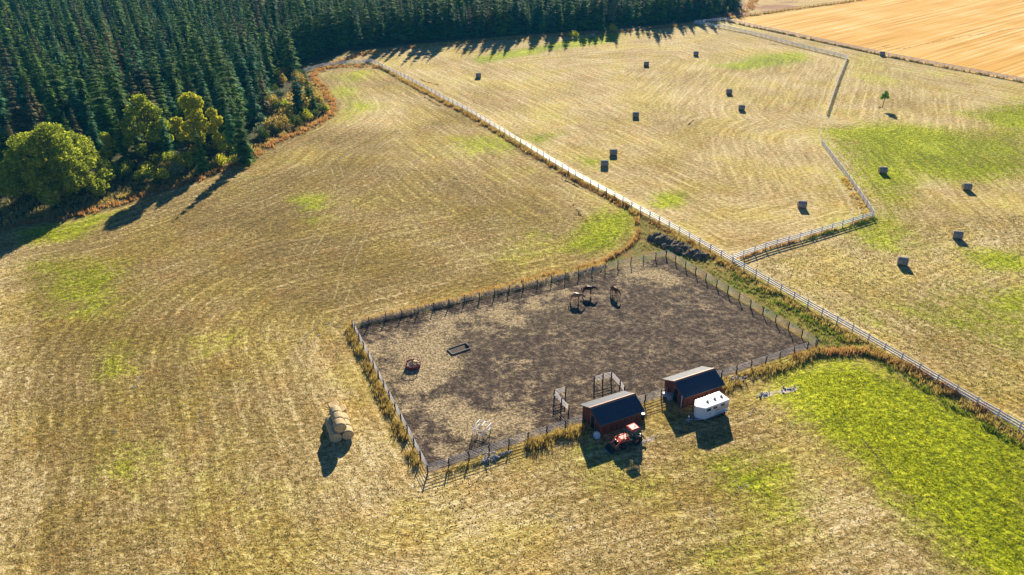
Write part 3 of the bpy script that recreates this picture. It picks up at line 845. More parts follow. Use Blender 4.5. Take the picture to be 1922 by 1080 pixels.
# broadleaf crowns
def leaf_crown(seed, lobes, n, size, flat=.5):
    g = np.random.default_rng(seed)
    w = np.array([l[3] ** 2 for l in lobes]); w = w / w.sum()
    ids = g.choice(len(lobes), n, p=w)
    L = np.array(lobes)[ids]
    d = g.normal(0, 1, (n, 3)); d /= np.linalg.norm(d, axis=1)[:, None]
    # lumpy sub-clusters on every lobe
    lump = .86 + .16 * np.sin(d[:, 0] * 7 + L[:, 0] * 3) * np.sin(d[:, 1] * 6 + L[:, 1] * 2) + .12 * np.sin(d[:, 2] * 9 + L[:, 2])
    rad = L[:, 3] * lump * (1 - np.abs(g.normal(0, .16, n)))
    C = L[:, :3] + d * rad[:, None] * np.array([1, 1, .9])
    keep = C[:, 2] > .3
    C, d = C[keep], d[keep]; n = len(C)
    nrm = d + g.normal(0, flat, (n, 3)); nrm /= np.linalg.norm(nrm, axis=1)[:, None]
    a = np.cross(nrm, g.normal(0, 1, (n, 3))); a /= np.linalg.norm(a, axis=1)[:, None]
    b = np.cross(nrm, a)
    s = size * g.uniform(.6, 1.3, n)[:, None]
    V = np.stack([C - a * s, C + b * s * .6, C + a * s, C - b * s * .6], 1)
    t = np.clip(g.uniform(0, 1, n) * .75 + .25 * lump[keep], 0, 1)
    return V.reshape(-1, 3), np.arange(n * 4).reshape(-1, 4), np.repeat(t, 4)

def broad_trunk(h, r0, tips, seed):
    m = MB(); r = random.Random(seed)
    fork = h * .28
    m.tube([(0, 0, -.1), (.1, .05, fork * .5), (0, .1, fork)], [r0 * 1.2, r0, r0 * .8], 9)
    for t in tips:
        t = Vector(t[:3]); mid = Vector((t.x * .45, t.y * .45, fork + (t.z - fork) * .55))
        m.tube([(0, .1, fork * .92), mid, t], [r0 * .55, r0 * .34, r0 * .1], 6)
    return m.mesh('trunk', M_BARK)

def broad_tree(name, p, lobes, n, size, mat, label, seed, r0=.3, cat='tree', group=None):
    root = empty(name, (p[0], p[1], 0)); tag(root, label, cat, group)
    V, F, T = leaf_crown(seed, lobes, n, size)
    link('crown', np_mesh('crown', V, F, mat, T), root)
    h = max(l[2] for l in lobes)
    link('trunk', broad_trunk(h, r0, lobes[:7], seed), root)
    return root

def lobes(seed, R0, H, n, r, zlo=.25):
    g = random.Random(seed); out = []
    for i in range(n):
        a = 2.4 * i + g.uniform(-.3, .3); q = math.sqrt((i + .5) / n)
        z = H * (zlo + (1 - zlo) * (1 - q ** 2.2) * g.uniform(.75, 1.0)) - r * .5
        out.append((cos(a) * R0 * q, sin(a) * R0 * q, max(z, r * .7), r * g.uniform(.75, 1.2)))
    return out
broad_tree('broadleaf_tree', G(112, 362), lobes(1, 11.0, 15.8, 62, 2.1, .22) + [(random.uniform(-8, 8), random.uniform(-8.5, -4), random.uniform(3.5, 9.5), random.uniform(1.7, 2.5)) for _ in range(22)], 52000, .25, M_LEAF, 'huge round yellow-green broadleaf tree at the forest edge, widest crown of all', 31, .6)
broad_tree('broadleaf_tree', G(283, 292), lobes(2, 6.0, 15.5, 26, 1.6, .2), 16000, .24, M_LEAF, 'green broadleaf tree mixed with spruces, between the huge round tree and the yellow-topped one', 32, .4)
broad_tree('broadleaf_tree', G(378, 300), [(0, 0, 15.0, 2.2), (-1.4, .5, 14.2, 1.9), (1.5, 0, 14.3, 1.8), (.2, 0, 11.5, 2.3), (-1.2, -.5, 8.5, 2.0), (1.6, 0, 9.2, 1.9), (0, 0, 6, 2.2)], 8500, .27, M_FOLIAGE_Y, 'tree with bright yellow lobed top behind a small dark spruce', 33, .3)
broad_tree('broadleaf_tree', G(412, 296), [(0, 0, 11.3, 1.4), (.8, .4, 9.2, 1.6), (-.5, 0, 7.4, 1.5), (.6, 0, 5, 1.6), (1.2, 0, 3, 1.4)], 5000, .25, M_FOLIAGE_Y, 'narrow yellow-leaved tree between the yellow-topped tree and the dark spruce', 34, .22)
broad_tree('broadleaf_tree', G(346, 300), [(0, 0, 9.6, 1.5), (-.7, .4, 7.8, 1.4), (.6, 0, 6, 1.6)], 3000, .25, M_FOLIAGE_Y, 'low yellowish tree touching the yellow-topped tree on its left', 35, .2)
broad_tree('broadleaf_tree', G(212, 322), [(0, 0, 8.5, 1.3), (.6, .4, 6.8, 1.4), (-.5, 0, 4.6, 1.6)], 2600, .24, M_LEAF, 'slim yellow-green tree against the right flank of the huge round tree', 36, .2)
broad_tree('broadleaf_tree', G(1148, 50), [(0, 0, 12, 1.7), (.4, 0, 9.5, 2.0), (-.4, 0, 6.5, 2.1), (0, 0, 3.5, 1.8)], 3000, .32, M_SHRUB_G, 'pale green poplar lit at the far forest edge', 37, .25)
broad_tree('broadleaf_tree', G(1139, 44), [(0, 0, 15.5, 1.0), (.2, 0, 13.5, 1.1), (0, 0, 11, 1.1)], 1200, .3, M_FOLIAGE_Y, 'thin yellow tree tip behind the pale green poplar', 38, .2)
broad_tree('broadleaf_tree', G(1299, 30), [(0, 0, 9.5, 1.7), (.4, 0, 6.5, 2.1), (0, 0, 3.5, 1.9)], 2200, .32, M_SHRUB_A, 'pale ochre tree at the end of the far forest by the fence corner', 39, .25)
broad_tree('broadleaf_tree', G(722, 60), [(0, 0, 12, 1.2), (.2, 0, 9.5, 1.4), (0, 0, 6.5, 1.5)], 1500, .3, M_SHRUB_G, 'slim pale tree inside the shaded far forest', 40, .2)

# bushes
BM = []
for s in range(5):
    r = 1.0
    V, F, T = leaf_crown(60 + s, [(0, 0, .9, .8), (.55, .2, .6, .6), (-.5, .3, .65, .6), (.1, -.55, .55, .6), (-.15, .4, .5, .55)], 620, .11)
    BM.append((V, F, T))
mats = {'y': M_FOLIAGE_Y, 'a': M_SHRUB_A, 'g': M_LEAFG, 's': M_SHRUB_G, 'l': M_LEAF}
bush_me = {}
def stem_mesh():
    m = MB()
    for t in ((.3, .1, .8), (-.3, .2, .8), (.0, -.3, .7), (.05, .05, 1.0)):
        m.tube([(0, 0, -.05), (t[0] * .4, t[1] * .4, .35), t], [.05, .035, .015], 5)
    return m.mesh('stem', M_BARK)
ME_STEM = stem_mesh()
def bush(x, y, size, c, label, k, group=None):
    key = (c, k % 5)
    if key not in bush_me: bush_me[key] = np_mesh('foliage', *BM[k % 5][:2], mats[c], BM[k % 5][2])
    p = G(x, y)
    root = empty('bush', (p.x, p.y, 0), random.uniform(0, 6.28)); tag(root, label, 'bush', group)
    sz = size * random.uniform(.95, 1.05)
    link('foliage', bush_me[key], root, None, None, (sz, sz, sz * random.uniform(1.0, 1.35)))
    link('stem', ME_STEM, root, None, None, (sz, sz, sz))
B = 'bushes in the scrub at the forest corner'
for i, (x, y, s, c, lab) in enumerate([
    (280, 338, 2.3, 'l', 'round yellow-green bush in front of the green broadleaf tree'), (308, 338, 1.8, 'y', 'yellow bush touching the round yellow-green bush'),
    (332, 330, 1.7, 's', 'grey-green bush between yellow bush and small dark spruce'), (350, 318, 2.3, 'l', 'olive bush left of the small dark spruce'),
    (262, 345, 1.5, 'g', 'low dark green bush left of the round yellow-green bush'), (296, 348, 1.0, 'g', 'tiny green bush below the round yellow-green bush'),
    (416, 312, 1.9, 'y', 'bright yellow bush at the foot of the narrow yellow tree'), (440, 308, 1.3, 'l', 'small olive bush left of the dark spruce foot'),
    (556, 236, 2.0, 'g', 'dark green cone-like bush in the middle of the scrub'), (577, 226, 1.8, 'y', 'golden bush right of the dark green scrub bush'),
    (606, 212, 1.7, 'g', 'round dark bush closest to the bend of the rusty grass'), (592, 220, 1.2, 'g', 'small dark bush beside the golden one'),
    (510, 248, 2.2, 's', 'wide grey-green bush at the lower end of the scrub'), (527, 246, 1.5, 'a', 'amber bush right of the wide grey-green bush'),
    (497, 262, 1.6, 'g', 'dark bush at the lowest tip of the scrub'), (598, 196, 1.6, 'y', 'yellow bush at the right rim of the scrub below the low wide spruce'),
    (612, 208, 1.2, 'y', 'little yellow bush on the grassy bend')]):
    bush(x, y, s, lab and c, lab, i)
rg = random.Random(5)
scrub = [G(*q).xy for q in ((470, 262), (520, 258), (600, 208), (590, 170), (560, 130), (520, 125), (470, 110), (455, 90), (440, 95), (470, 150), (500, 190), (480, 225))]
n = 0
while n < 42:
    x, y = rg.uniform(440, 610), rg.uniform(88, 262)
    p = G(x, y)
    if not inside(np.array([p.x]), np.array([p.y]), scrub)[0]: continue
    kc = rg.choice('yaassgl'); w_ = {'y': 'bright yellow', 'a': 'amber orange', 's': 'grey-green', 'g': 'dark green', 'l': 'olive green'}[kc]
    bush(x, y, rg.uniform(1.0, 2.3), kc, w_ + ' bush in the colourful scrub between forest and rusty grass bend', n, w_ + ' ' + B); n += 1
for i in range(26):
    x = rg.uniform(-10, 250); y = 392 - x * .2 + rg.uniform(-14, 6) - (18 if x > 180 else 0)
    bush(x, y, rg.uniform(.8, 1.5), rg.choice('glsg'), 'low bush at the shaded foot of the huge round broadleaf tree', i, 'low bushes under the huge broadleaf tree')
for i in range(34):
    x = rg.uniform(195, 452); y = 352 - (x - 195) * .225 + rg.uniform(-26, -2)
    kc = rg.choice('lyglsa'); w_ = {'y': 'bright yellow', 'a': 'amber orange', 's': 'grey-green', 'g': 'dark green', 'l': 'olive green'}[kc]
    bush(x, y, rg.uniform(1.0, 1.9), kc, w_ + ' bush in the belt in front of the broadleaf trees', i, w_ + ' bushes in front of the broadleaf trees')
for i, (x, y) in enumerate([(1345, 26), (1362, 22), (1381, 21), (1320, 34), (1150, 60), (1146, 57), (1068, 70), (1078, 72)]):
    bush(x, y, rg.uniform(1.2, 2.0), 'yya'[i % 3], 'yellow bush in the light at the far forest edge', i, 'yellow bushes at the far forest edge')

# the lone little pine out in the field
def lone_pine():
    p = G(1656, 202)
    root = empty('pine_tree', (p.x, p.y, 0)); tag(root, 'small lone pine with bare lower trunk out in the hay field', 'tree')
    m = MB(); m.tube([(0, 0, -.1), (.05, 0, 1.2), (.18, 0, 2.6), (.25, .05, 4.9)], [.11, .09, .07, .02], 7)
    for a, z, l in ((.5, 1.4, .9), (3.4, 1.9, 1.0), (2.0, 2.4, 1.1), (5.2, 2.6, 1.1), (.1, 3.2, 1.0), (3.0, 3.6, .9)):
        m.tube([(.12, 0, z), (.12 + cos(a) * l, sin(a) * l, z + .35)], [.04, .012], 5)
    m.build('trunk', M_BARK, root)
    V, F, T = leaf_crown(77, [(.2, 0, 4.5, .6), (.6, .2, 3.9, .65), (-.4, 0, 3.7, .7), (.9, -.1, 3.1, .6), (-.7, .2, 2.9, .6), (.2, .3, 3.2, .75)], 1300, .16, 1.0)
    link('crown', np_mesh('crown', V, F, M_SPRUCE, T), root)
    m = MB(); m.tube([(-1.6, -.2, .03), (-.7, .1, .06), (-.2, .1, .05)], [.02, .05, .04], 5); m.tube([(-1.3, -.8, .03), (-.6, -.4, .08)], [.02, .05], 5); m.tube([(-.7, .1, .06), (-1.2, .5, .25)], [.04, .015], 5)
    o = m.build('fallen_branch', M_BARK, None, loc=(p.x, p.y, 0)); tag(o, 'broken branch lying at the foot of the lone pine', 'branch')
lone_pine()
# ---------------------------------------------------------------- the two red sheds
M_BOARD = NT("red_brown_boards")
_p = M_BOARD.n("TexCoord").outputs['Object']
_mp = M_BOARD.n("Mapping", {'Vector': _p}); _mp.inputs['Scale'].default_value = (5, 5, .7)
_f = M_BOARD.noise(_mp.outputs[0], 1.0, 4, .65)
M_BOARD = M_BOARD.done(M_BOARD.mix(M_BOARD.ss(_f, .35, .65), (.10, .022, .012), (.26, .075, .035)), .75, _f, .5, .01)
M_ROOF = simple("blue_grey_roof_sheet", (.075, .085, .11), .42, .12, 1.2, metal=.0, spec=.5, bump=.05)
M_ROOFLIT = M_ROOF
M_TRIM = simple("copper_brown_trim", (.50, .24, .13), .5, .15, 3.0)
M_DOORSHADE = simple("doorway_shade_colour", (.012, .010, .009), .9, .2, 2.0)
M_FRAMEWOOD = simple("raw_timber", (.34, .22, .12), .8, .25, 3.0)
M_PALEBLUE = simple("pale_plastic", (.62, .68, .72), .5, .12, 2.0)
M_BLACK = simple("black_rubber", (.018, .018, .019), .75, .3, 4.0)
M_CHROME = simple("bright_metal", (.65, .65, .66), .3, .1, 3.0, metal=.6, spec=.5, bump=.03)

ANG = math.atan2(U.y, U.x)
def shed(c, label, door_end):
    L, W, EV, RG, O = 6.3, 4.3, 2.10, 3.10, .35
    root = empty('red_shed', (c.x, c.y, 0), ANG); tag(root, label, 'shed')
    # walls: each a wall part with real boards as its joined cladding
    hw, hl = W / 2, L / 2
    def boards(m, x0, y0, x1, y1, hfun, n, skip=lambda u: False):
        r = random.Random(n)
        for i in range(n):
            u = (i + .5) / n
            if skip(u): continue
            x, y = x0 + (x1 - x0) * u, y0 + (y1 - y0) * u
            wd = math.hypot(x1 - x0, y1 - y0) / n * .92
            h = hfun(u) - r.uniform(0, .02)
            an = math.atan2(y1 - y0, x1 - x0)
            m.box((x, y, h / 2 + .03), (wd, .03 + r.uniform(0, .012), h), Matrix.Rotation(an, 3, 'Z'))
    gable = lambda u: EV + (RG - EV) * (1 - abs(u - .5) * 2) - .04
    for nm, a in (('front', (-hl, -hw, hl, -hw)), ('back', (hl, hw, -hl, hw))):
        m = MB(); m.box(((a[0] + a[2]) / 2, (a[1] + a[3]) / 2 * .98, EV / 2), (L - .06, .05, EV))
        w = m.build('wall', M_BOARD, root)
        m = MB(); boards(m, *a, lambda u: EV, 32)
        tag(m.build('board', M_BOARD, w), kind='stuff')
    for sx in (-1, 1):
        m = MB()
        m.prism([(-hw + .03, 0), (hw - .03, 0), (hw - .03, EV - .05), (0, RG - .08), (-hw + .03, EV - .05)], .05, Matrix.Translation((sx * (hl - .04), 0, 0)) @ Matrix.Rotation(pi / 2, 4, 'Z'))
        w = m.build('wall', M_BOARD, root)
        m = MB(); boards(m, sx * hl, -hw, sx * hl, hw, gable, 22, (lambda u: .30 < u < .52) if sx == door_end else (lambda u: False))
        tag(m.build('board', M_BOARD, w), kind='stuff')
        if sx == door_end:
            m = MB(); m.box((sx * (hl + .015), -.38, 1.0), (.02, .92, 1.95)); m.build('doorway_shade_panel', M_DOORSHADE, root)  # flat dark panel on the uncut wall, painting the shade inside a doorway
            m = MB()
            for y in (-.88, .12): m.box((sx * (hl + .03), y, 1.02), (.07, .09, 2.04))
            m.box((sx * (hl + .03), -.38, 2.08), (.07, 1.1, .09)); m.build('door_frame', M_FRAMEWOOD, root)
    # roof: overlapping sheets, ridge cap, fascia
    n = 8
    slope = math.atan2(RG - EV, hw)
    SL = math.hypot(hw, RG - EV) + O
    sheet = MB()
    wd = (L + 2 * O) / n
    sheet.box((0, 0, 0), (wd - .012, SL, .03))
    for k in range(4): sheet.box((-wd / 2 + wd * (k + .5) / 4, 0, .03), (.05, SL, .035))
    me = sheet.mesh('roof_panel', M_ROOF)
    for sy in (-1, 1):
        for i in range(n):
            x = -L / 2 - O + wd * (i + .5)
            mid = SL / 2
            y = sy * mid * cos(slope); z = RG + .05 - mid * sin(slope) + .004 * (i % 2)
            link('roof_panel', me, root, (x, y, z), (-sy * slope, 0, 0))
    m = MB(); cap = .26
    for sy in (-1, 1):
        m.box((0, sy * cap / 2 * cos(slope), RG + .125 - cap / 2 * sin(slope)), (L + 2 * O + .04, cap, .02), Matrix.Rotation(-sy * slope, 3, 'X'))
    m.build('ridge_cap', M_TRIM, root)
    for sy in (-1, 1):
        m = MB(); yy = sy * (SL * cos(slope) + .05); zz = RG + .02 - SL * sin(slope)
        m.box((0, yy, zz), (L + 2 * O, .10, .08)); m.build('gutter', M_GREYWOOD, root)
    m = MB()
    for sx in (-1, 1):
        for sy in (-1, 1):
            m.box((sx * (L / 2 + O - .02), sy * SL / 2 * cos(slope), RG - .03 - SL / 2 * sin(slope)), (.03, SL, .10), Matrix.Rotation(-sy * slope, 3, 'X'))
    m.build('barge_board', M_BOARD, root)
    m = MB()
    for sx in (-1, 1):
        for sy in (-1, 1): m.box((sx * (hl - .02), sy * (hw - .02), EV / 2), (.14, .14, EV + .02))
    m.build('corner_post', M_BOARD, root)
    return root
shed(S1, 'dark roofed red board shed with the tractor parked in its shade', -1)
shed(S2, 'dark roofed red board shed with the white horse trailer parked in front', -1)
def LP(c, x, y, z=0.0):
    """a point given in a shed's own directions"""
    return Vector((c.x + cos(ANG) * x - sin(ANG) * y, c.y + sin(ANG) * x + cos(ANG) * y, z))

# things around the sheds
def barrel(p, label, mat, lid, r=.29, h=.88, name='barrel'):
    root = empty(name, p); tag(root, label, 'barrel')
    m = MB(); m.lathe([(0, 0), (r, .0), (r, h * .3), (r * 1.05, h * .33), (r, h * .36), (r, h * .63), (r * 1.05, h * .66), (r, h * .69), (r, h), (r * .93, h), (r * .93, h - .02)], 18)
    m.build('body', mat, root)
    m = MB(); m.lathe([(r * .93, h - .02), (0, h - .015)], 18); m.build('lid', lid, root)
barrel(LP(S1, 3.75, -.9), 'black barrel with pale lid, nearer the fence, beside the first shed', M_BLACK, M_PALEBLUE)
barrel(LP(S1, 3.85, -1.65), 'black barrel with dark rimmed lid, farther from the fence, beside the first shed', M_BLACK, M_CHROME)
m = MB(); m.box((0, 0, .38), (.42, .34, .76)); m.box((0, 0, .78), (.46, .38, .05)); m.box((-.2, 0, .60), (.04, .2, .04))
o = m.build('feed_bin', M_PALEBLUE, None, loc=LP(S1, 3.45, -1.3)); tag(o, 'small white feed bin between shed wall and black barrels', 'bin')
m = MB(); m.lathe([(0, -.14), (.42, -.14), (.50, -.05), (.50, .1), (.45, .14), (.41, .06), (0, .04)], 28, (0, 0, .48), Matrix.Rotation(R(68), 3, 'X') @ Matrix.Scale(1.0, 3))
o = m.build('stock_tub', M_PALEBLUE, None, loc=LP(S1, -3.75, -2.35), rot=(0, 0, ANG - 1.2)); tag(o, 'pale blue-white tub leaning on its edge by the first shed corner', 'tub')
barrel(LP(S2, -3.7, .2), 'grey round drum at the open gable of the second shed', simple("grey_drum", (.30, .33, .36), .5), M_CHROME, .42, 1.0)
m = MB(); m.box((0, 0, .25), (.6, .45, .5)); m.box((0, 0, .53), (.66, .5, .06))
o = m.build('salt_crate', M_PALEBLUE, None, loc=LP(S2, -3.75, 1.25)); tag(o, 'white crate next to the grey drum at the fence', 'crate')
m = MB(); m.tube([(0, 0, 2.05), (0, 0, .15), (-.25, 0, .05)], .07, 8); m.box((0, 0, 2.05), (.18, .18, .12))
o = m.build('downpipe', M_PALEBLUE, None, loc=LP(S2, -3.55, -2.1)); tag(o, 'pale blue downpipe at the front corner of the second shed', 'pipe')

# ---------------------------------------------------------------- horse trailer
M_TRWHITE = simple("trailer_paint", (.80, .80, .80), .35, .05, 1.5, spec=.5, bump=.02)
M_TRSIDE = simple("trailer_side_panel", (.50, .47, .45), .4, .1, 1.5, spec=.5, bump=.02)
M_GLASS = simple("dark_glass", (.01, .012, .016), .12, .1, 1.0, spec=.6, bump=0)
M_FENDER = simple("blue_grey_trim", (.42, .50, .58), .4, .08, 2.0)
def trailer():
    c = G(1337.5, 750.3, 2.3).xy
    root = empty('horse_trailer', (c.x, c.y, 0), ANG + R(2)); tag(root, 'white two-axle horse trailer with three small windows parked in front of the second shed', 'horse trailer')
    L, W, B, T = 4.1, 2.05, .42, 2.25
    hl, hw, nose = L / 2, W / 2, .80
    out = [(-hl, -hw), (hl, -hw), (hl, hw), (-hl, hw), (-hl - nose, .16), (-hl - nose, -.16)]
    n = len(out)
    ins = [(x * .985 + (.0), y * .97) for x, y in out]
    m = MB()
    lv = [(B, .99), (B + .1, 1.0), (T - .12, 1.0), (T - .03, .985)]
    vs = [(x * k, y * k, z) for z, k in lv for x, y in out]
    fs = [(i * n + j, i * n + (j + 1) % n, (i + 1) * n + (j + 1) % n, (i + 1) * n + j) for i in range(3) for j in range(n)] + [tuple(range(n))[::-1], tuple(3 * n + j for j in range(n))]
    m.add(vs, fs); m.build('body', M_TRWHITE, root)
    m = MB(); vs = [(x * 1.02, y * 1.03, z) for z in (T - .03, T + .02) for x, y in out] + [(x * .99, y * .97, T + .035) for x, y in out]
    fs = [(i * n + j, i * n + (j + 1) % n, (i + 1) * n + (j + 1) % n, (i + 1) * n + j) for i in range(2) for j in range(n)] + [tuple(2 * n + j for j in range(n)), tuple(range(n))[::-1]]
    m.add(vs, fs); rf = m.build('roof', M_TRWHITE, root)
    for x in (-.9, .35, 1.5):
        m = MB(); m.box((x, 0, T + .11), (.26, .26, .09)); m.box((x + .1, 0, T + .17), (.2, .3, .03), Matrix.Rotation(.3, 3, 'Y')); m.build('roof_vent', simple("vent_%d" % (x * 10), (.25, .25, .25), .5), rf)
    m = MB(); m.box((.85, -hw - .004, 1.30), (2.3, .012, .62)); m.build('side_panel', M_TRSIDE, root)
    for x in (-1.45, -.35, .95):
        m = MB(); m.box((x, -hw - .016, 1.80), (.80, .03, .52)); f = m.build('window', M_TRWHITE, root)
        m = MB(); m.box((x, -hw - .036, 1.80), (.66, .012, .38)); m.build('pane', M_GLASS, f)
    m = MB(); m.box((-1.45, -hw - .008, 1.22), (.74, .015, 1.48)); d = m.build('door', M_FENDER, root)
    m = MB(); m.box((-1.45, -hw - .020, 1.22), (.66, .015, 1.40)); m.build('door_leaf', M_TRWHITE, d)
    m = MB(); m.box((-1.2, -hw - .05, 1.15), (.04, .05, .16)); m.build('handle', M_BLACK, d)
    m = MB()
    for s in (-1, 1): m.box((0, s * (hw + .01), B + .04), (L, .05, .12))
    m.box((hl + .02, 0, B + .04), (.05, W, .12)); m.build('skirt', M_FENDER, root)
    m = MB(); m.box((hl + .012, 0, 1.35), (.02, W * .9, 1.55)); m.box((hl + .03, 0, 1.35), (.03, .04, 1.6)); m.build('rear_ramp', M_TRSIDE, root)
    for s in (-1, 1):
        m = MB(); m.prism([(-.2, .62), (.0, .80), (1.5, .80), (1.7, .62), (1.7, .52), (1.5, .70), (0, .70), (-.2, .52)], .24, Matrix.Translation((0, s * (hw + .13), 0)))
        m.build('fender', M_FENDER, root)
        for x in (.35, 1.15):
            w = MB(); w.lathe([(.19, -.10), (.33, -.10), (.36, -.06), (.36, .06), (.33, .10), (.19, .10)], 22, (x, s * (hw + .12), .36), Matrix.Rotation(pi / 2, 3, 'X'))
            wo = w.build('wheel', M_BLACK, root)
            w = MB(); w.lathe([(.0, .085), (.07, .11), (.12, .07), (.19, .10), (.2, .08)], 18, (x, s * (hw + .12), .36), Matrix.Rotation(s * pi / 2, 3, 'X'))
            w.build('rim', M_CHROME, wo)
    m = MB()
    for s in (-1, 1): m.tube([(-hl - .2, s * .85, .42), (-hl - nose - 1.15, 0, .44)], .06, 6)
    m.box((-hl - nose - 1.2, 0, .47), (.35, .14, .12)); m.build('drawbar', M_FENDER, root)
    m = MB(); m.tube([(-hl - nose - .95, 0, .08), (-hl - nose - .95, 0, .95)], .045, 8); m.box((-hl - nose - .95, 0, .03), (.22, .22, .05)); m.tube([(-hl - nose - .95, 0, .9), (-hl - nose - 1.15, 0, .95)], .02, 6); m.build('jack_stand', M_CHROME, root)
    m = MB(); m.box((-hl - nose - .35, 0, .52), (.5, .9, .08)); m.box((-hl - nose - .35, 0, .66), (.4, .25, .2)); m.build('battery_step', simple("olive_step", (.18, .17, .12), .6), root)
trailer()

# ---------------------------------------------------------------- tractor
M_TRED = simple("tractor_orange_red", (.78, .085, .020), .35, .12, 2.0, spec=.5, bump=.03)
M_ROOFRED = simple("cab_roof_red", (.66, .05, .045), .30, .08, 2.0, spec=.6, bump=.02)
M_CABGLASS = NT("cab_glass")
M_CABGLASS.bsdf.inputs['Base Color'].default_value = (.03, .16, .12, 1)
M_CABGLASS.bsdf.inputs['Alpha'].default_value = .55
M_CABGLASS = M_CABGLASS.done(None, .08, spec=.6)
M_TBLACK = simple("dark_chassis", (.025, .025, .027), .6, .3, 3.0)
M_RIM = simple("red_rim", (.62, .16, .16), .5, .12, 3.0)
def tractor():
    base = G(1188.5, 829, 0).xy
    root = empty('tractor', (base.x, base.y, 0), ANG + R(3)); tag(root, 'red compact tractor with front loader and closed cab in the shade of the first shed', 'tractor')
    # forward is local -x, rear axle at x=0
    m = MB(); m.prism([(-2.75, .98), (-2.7, 1.30), (-2.2, 1.46), (-.95, 1.52), (-.95, .85), (-2.6, .80)], .62)
    hood = m.build('hood', M_TRED, root)
    m = MB(); m.box((-2.74, 0, 1.08), (.05, .5, .3)); m.build('grille', M_TBLACK, hood)
    for s in (-1, 1):
        m = MB(); m.box((-2.73, s * .2, 1.27), (.06, .14, .09)); m.build('headlight', M_CHROME, hood)
    m = MB(); m.box((-1.4, 0, .68), (2.8, .42, .34)); m.box((-2.05, 0, .5), (.25, 1.1, .18)); m.box((0, 0, .66), (.5, 1.1, .5)); m.build('chassis', M_TBLACK, root)
    m = MB(); m.tube([(-1.35, .38, 1.2), (-1.35, .38, 2.25)], .04, 8); m.build('exhaust', M_TBLACK, root)
    # cab
    m = MB()
    top = 2.28
    P4 = [(-.95, -.62), (.35, -.66), (.35, .66), (-.95, .62)]
    T4 = [(-.72, -.56), (.28, -.58), (.28, .58), (-.72, .56)]
    for (x, y), (x2, y2) in zip(P4, T4): m.tube([(x, y, .95), (x2, y2, top)], .04, 6)
    m.box((-.3, 0, .95), (1.35, 1.3, .08))
    cab = m.build('cab', M_TBLACK, root)
    m = MB(); q = [(x, y, 1.0) for x, y in P4] + [(x, y, top - .02) for x, y in T4]
    m.add(q, [(0, 1, 5, 4), (1, 2, 6, 5), (2, 3, 7, 6), (3, 0, 4, 7)]); m.build('window', M_CABGLASS, cab)
    m = MB()
    z0 = top
    vs = [(-.86, -.64, z0), (.42, -.66, z0), (.42, .66, z0), (-.86, .64, z0), (-.9, -.66, z0 + .1), (.46, -.68, z0 + .1), (.46, .68, z0 + .1), (-.9, .66, z0 + .1), (-.7, -.45, z0 + .2), (.3, -.48, z0 + .2), (.3, .48, z0 + .2), (-.7, .45, z0 + .2)]
    m.add(vs, [(3, 2, 1, 0), (0, 1, 5, 4), (1, 2, 6, 5), (2, 3, 7, 6), (3, 0, 4, 7), (4, 5, 9, 8), (5, 6, 10, 9), (6, 7, 11, 10), (7, 4, 8, 11), (8, 9, 10, 11)])
    m.build('roof', M_ROOFRED, cab)
    m = MB(); m.box((.05, 0, z0 + .24), (.1, .1, .1)); m.build('beacon', M_TRED, cab)
    m = MB(); m.box((-.1, 0, 1.15), (.45, .5, .15)); m.box((.1, 0, 1.45), (.12, .48, .55)); m.build('seat', M_TBLACK, cab)
    m = MB(); m.lathe([(.17, 0), (.19, .02), (.17, .04)], 14, (-.6, 0, 1.5), Matrix.Rotation(-.6, 3, 'Y')); m.build('steering_wheel', M_TBLACK, cab)
    for s in (-1, 1):
        m = MB(); m.prism([(-.72, .95), (-.55, 1.32), (-.1, 1.48), (.45, 1.32), (.62, 1.0), (.55, 1.0), (.38, 1.24), (-.1, 1.38), (-.5, 1.24), (-.64, .95)], .34, Matrix.Translation((0, s * .82, 0)))
        m.build('fender', M_TBLACK, root)
        m = MB(); m.box((.42, s * .75, 1.55), (.1, .16, .12)); m.build('tail_light', M_CHROME, root)
        for x, r, wd, rr in ((0, .68, .36, .34), (-2.05, .42, .26, .2)):
            M90 = Matrix.Rotation(pi / 2, 3, 'X'); y = s * (.80 if x == 0 else .68)
            w = MB(); w.lathe([(rr, -wd / 2), (r * .9, -wd / 2), (r, -wd * .35), (r, wd * .35), (r * .9, wd / 2), (rr, wd / 2)], 28, (x, y, r), M90)
            for k in range(18):
                a = 2 * pi * k / 18
                w.box((x + cos(a) * r, y + (wd * .2 if k % 2 else -wd * .2), r + sin(a) * r), (.06, wd * .5, .07), Matrix.Rotation(-a, 3, 'Y'))
            wo = w.build('wheel', M_BLACK, root)
            w = MB(); w.lathe([(0, wd * .2), (rr * .4, wd * .26), (rr * .5, wd * .12), (rr * .85, wd * .15), (rr, wd * .45), (rr * 1.04, wd * .45)], 22, (x, y, r), Matrix.Rotation(s * pi / 2, 3, 'X'))
            w.build('rim', M_RIM, wo)
    # loader
    for s in (-1, 1):
        m = MB(); m.tube([(-1.15, s * .5, .75), (-1.15, s * .5, 1.42)], .085, 6); m.build('loader_tower', M_TRED, root)
        m = MB()
        for a, b in (((-1.1, 1.38), (-2.35, 1.46)), ((-2.35, 1.46), (-3.35, .42))):
            m.tube([(a[0], s * .5, a[1]), (b[0], s * .5, b[1])], .085, 6)
        arm = m.build('loader_arm', M_TRED, root)
        m = MB(); m.tube([(-1.2, s * .5, .95), (-2.1, s * .5, 1.30)], .04, 6); m.tube([(-2.4, s * .46, 1.3), (-3.2, s * .46, .75)], .035, 6); m.build('cylinder', M_CHROME, arm)
    m = MB(); m.tube([(-3.0, -.5, .75), (-3.0, .5, .75)], .06, 8); m.build('cross_tube', M_TRED, root)
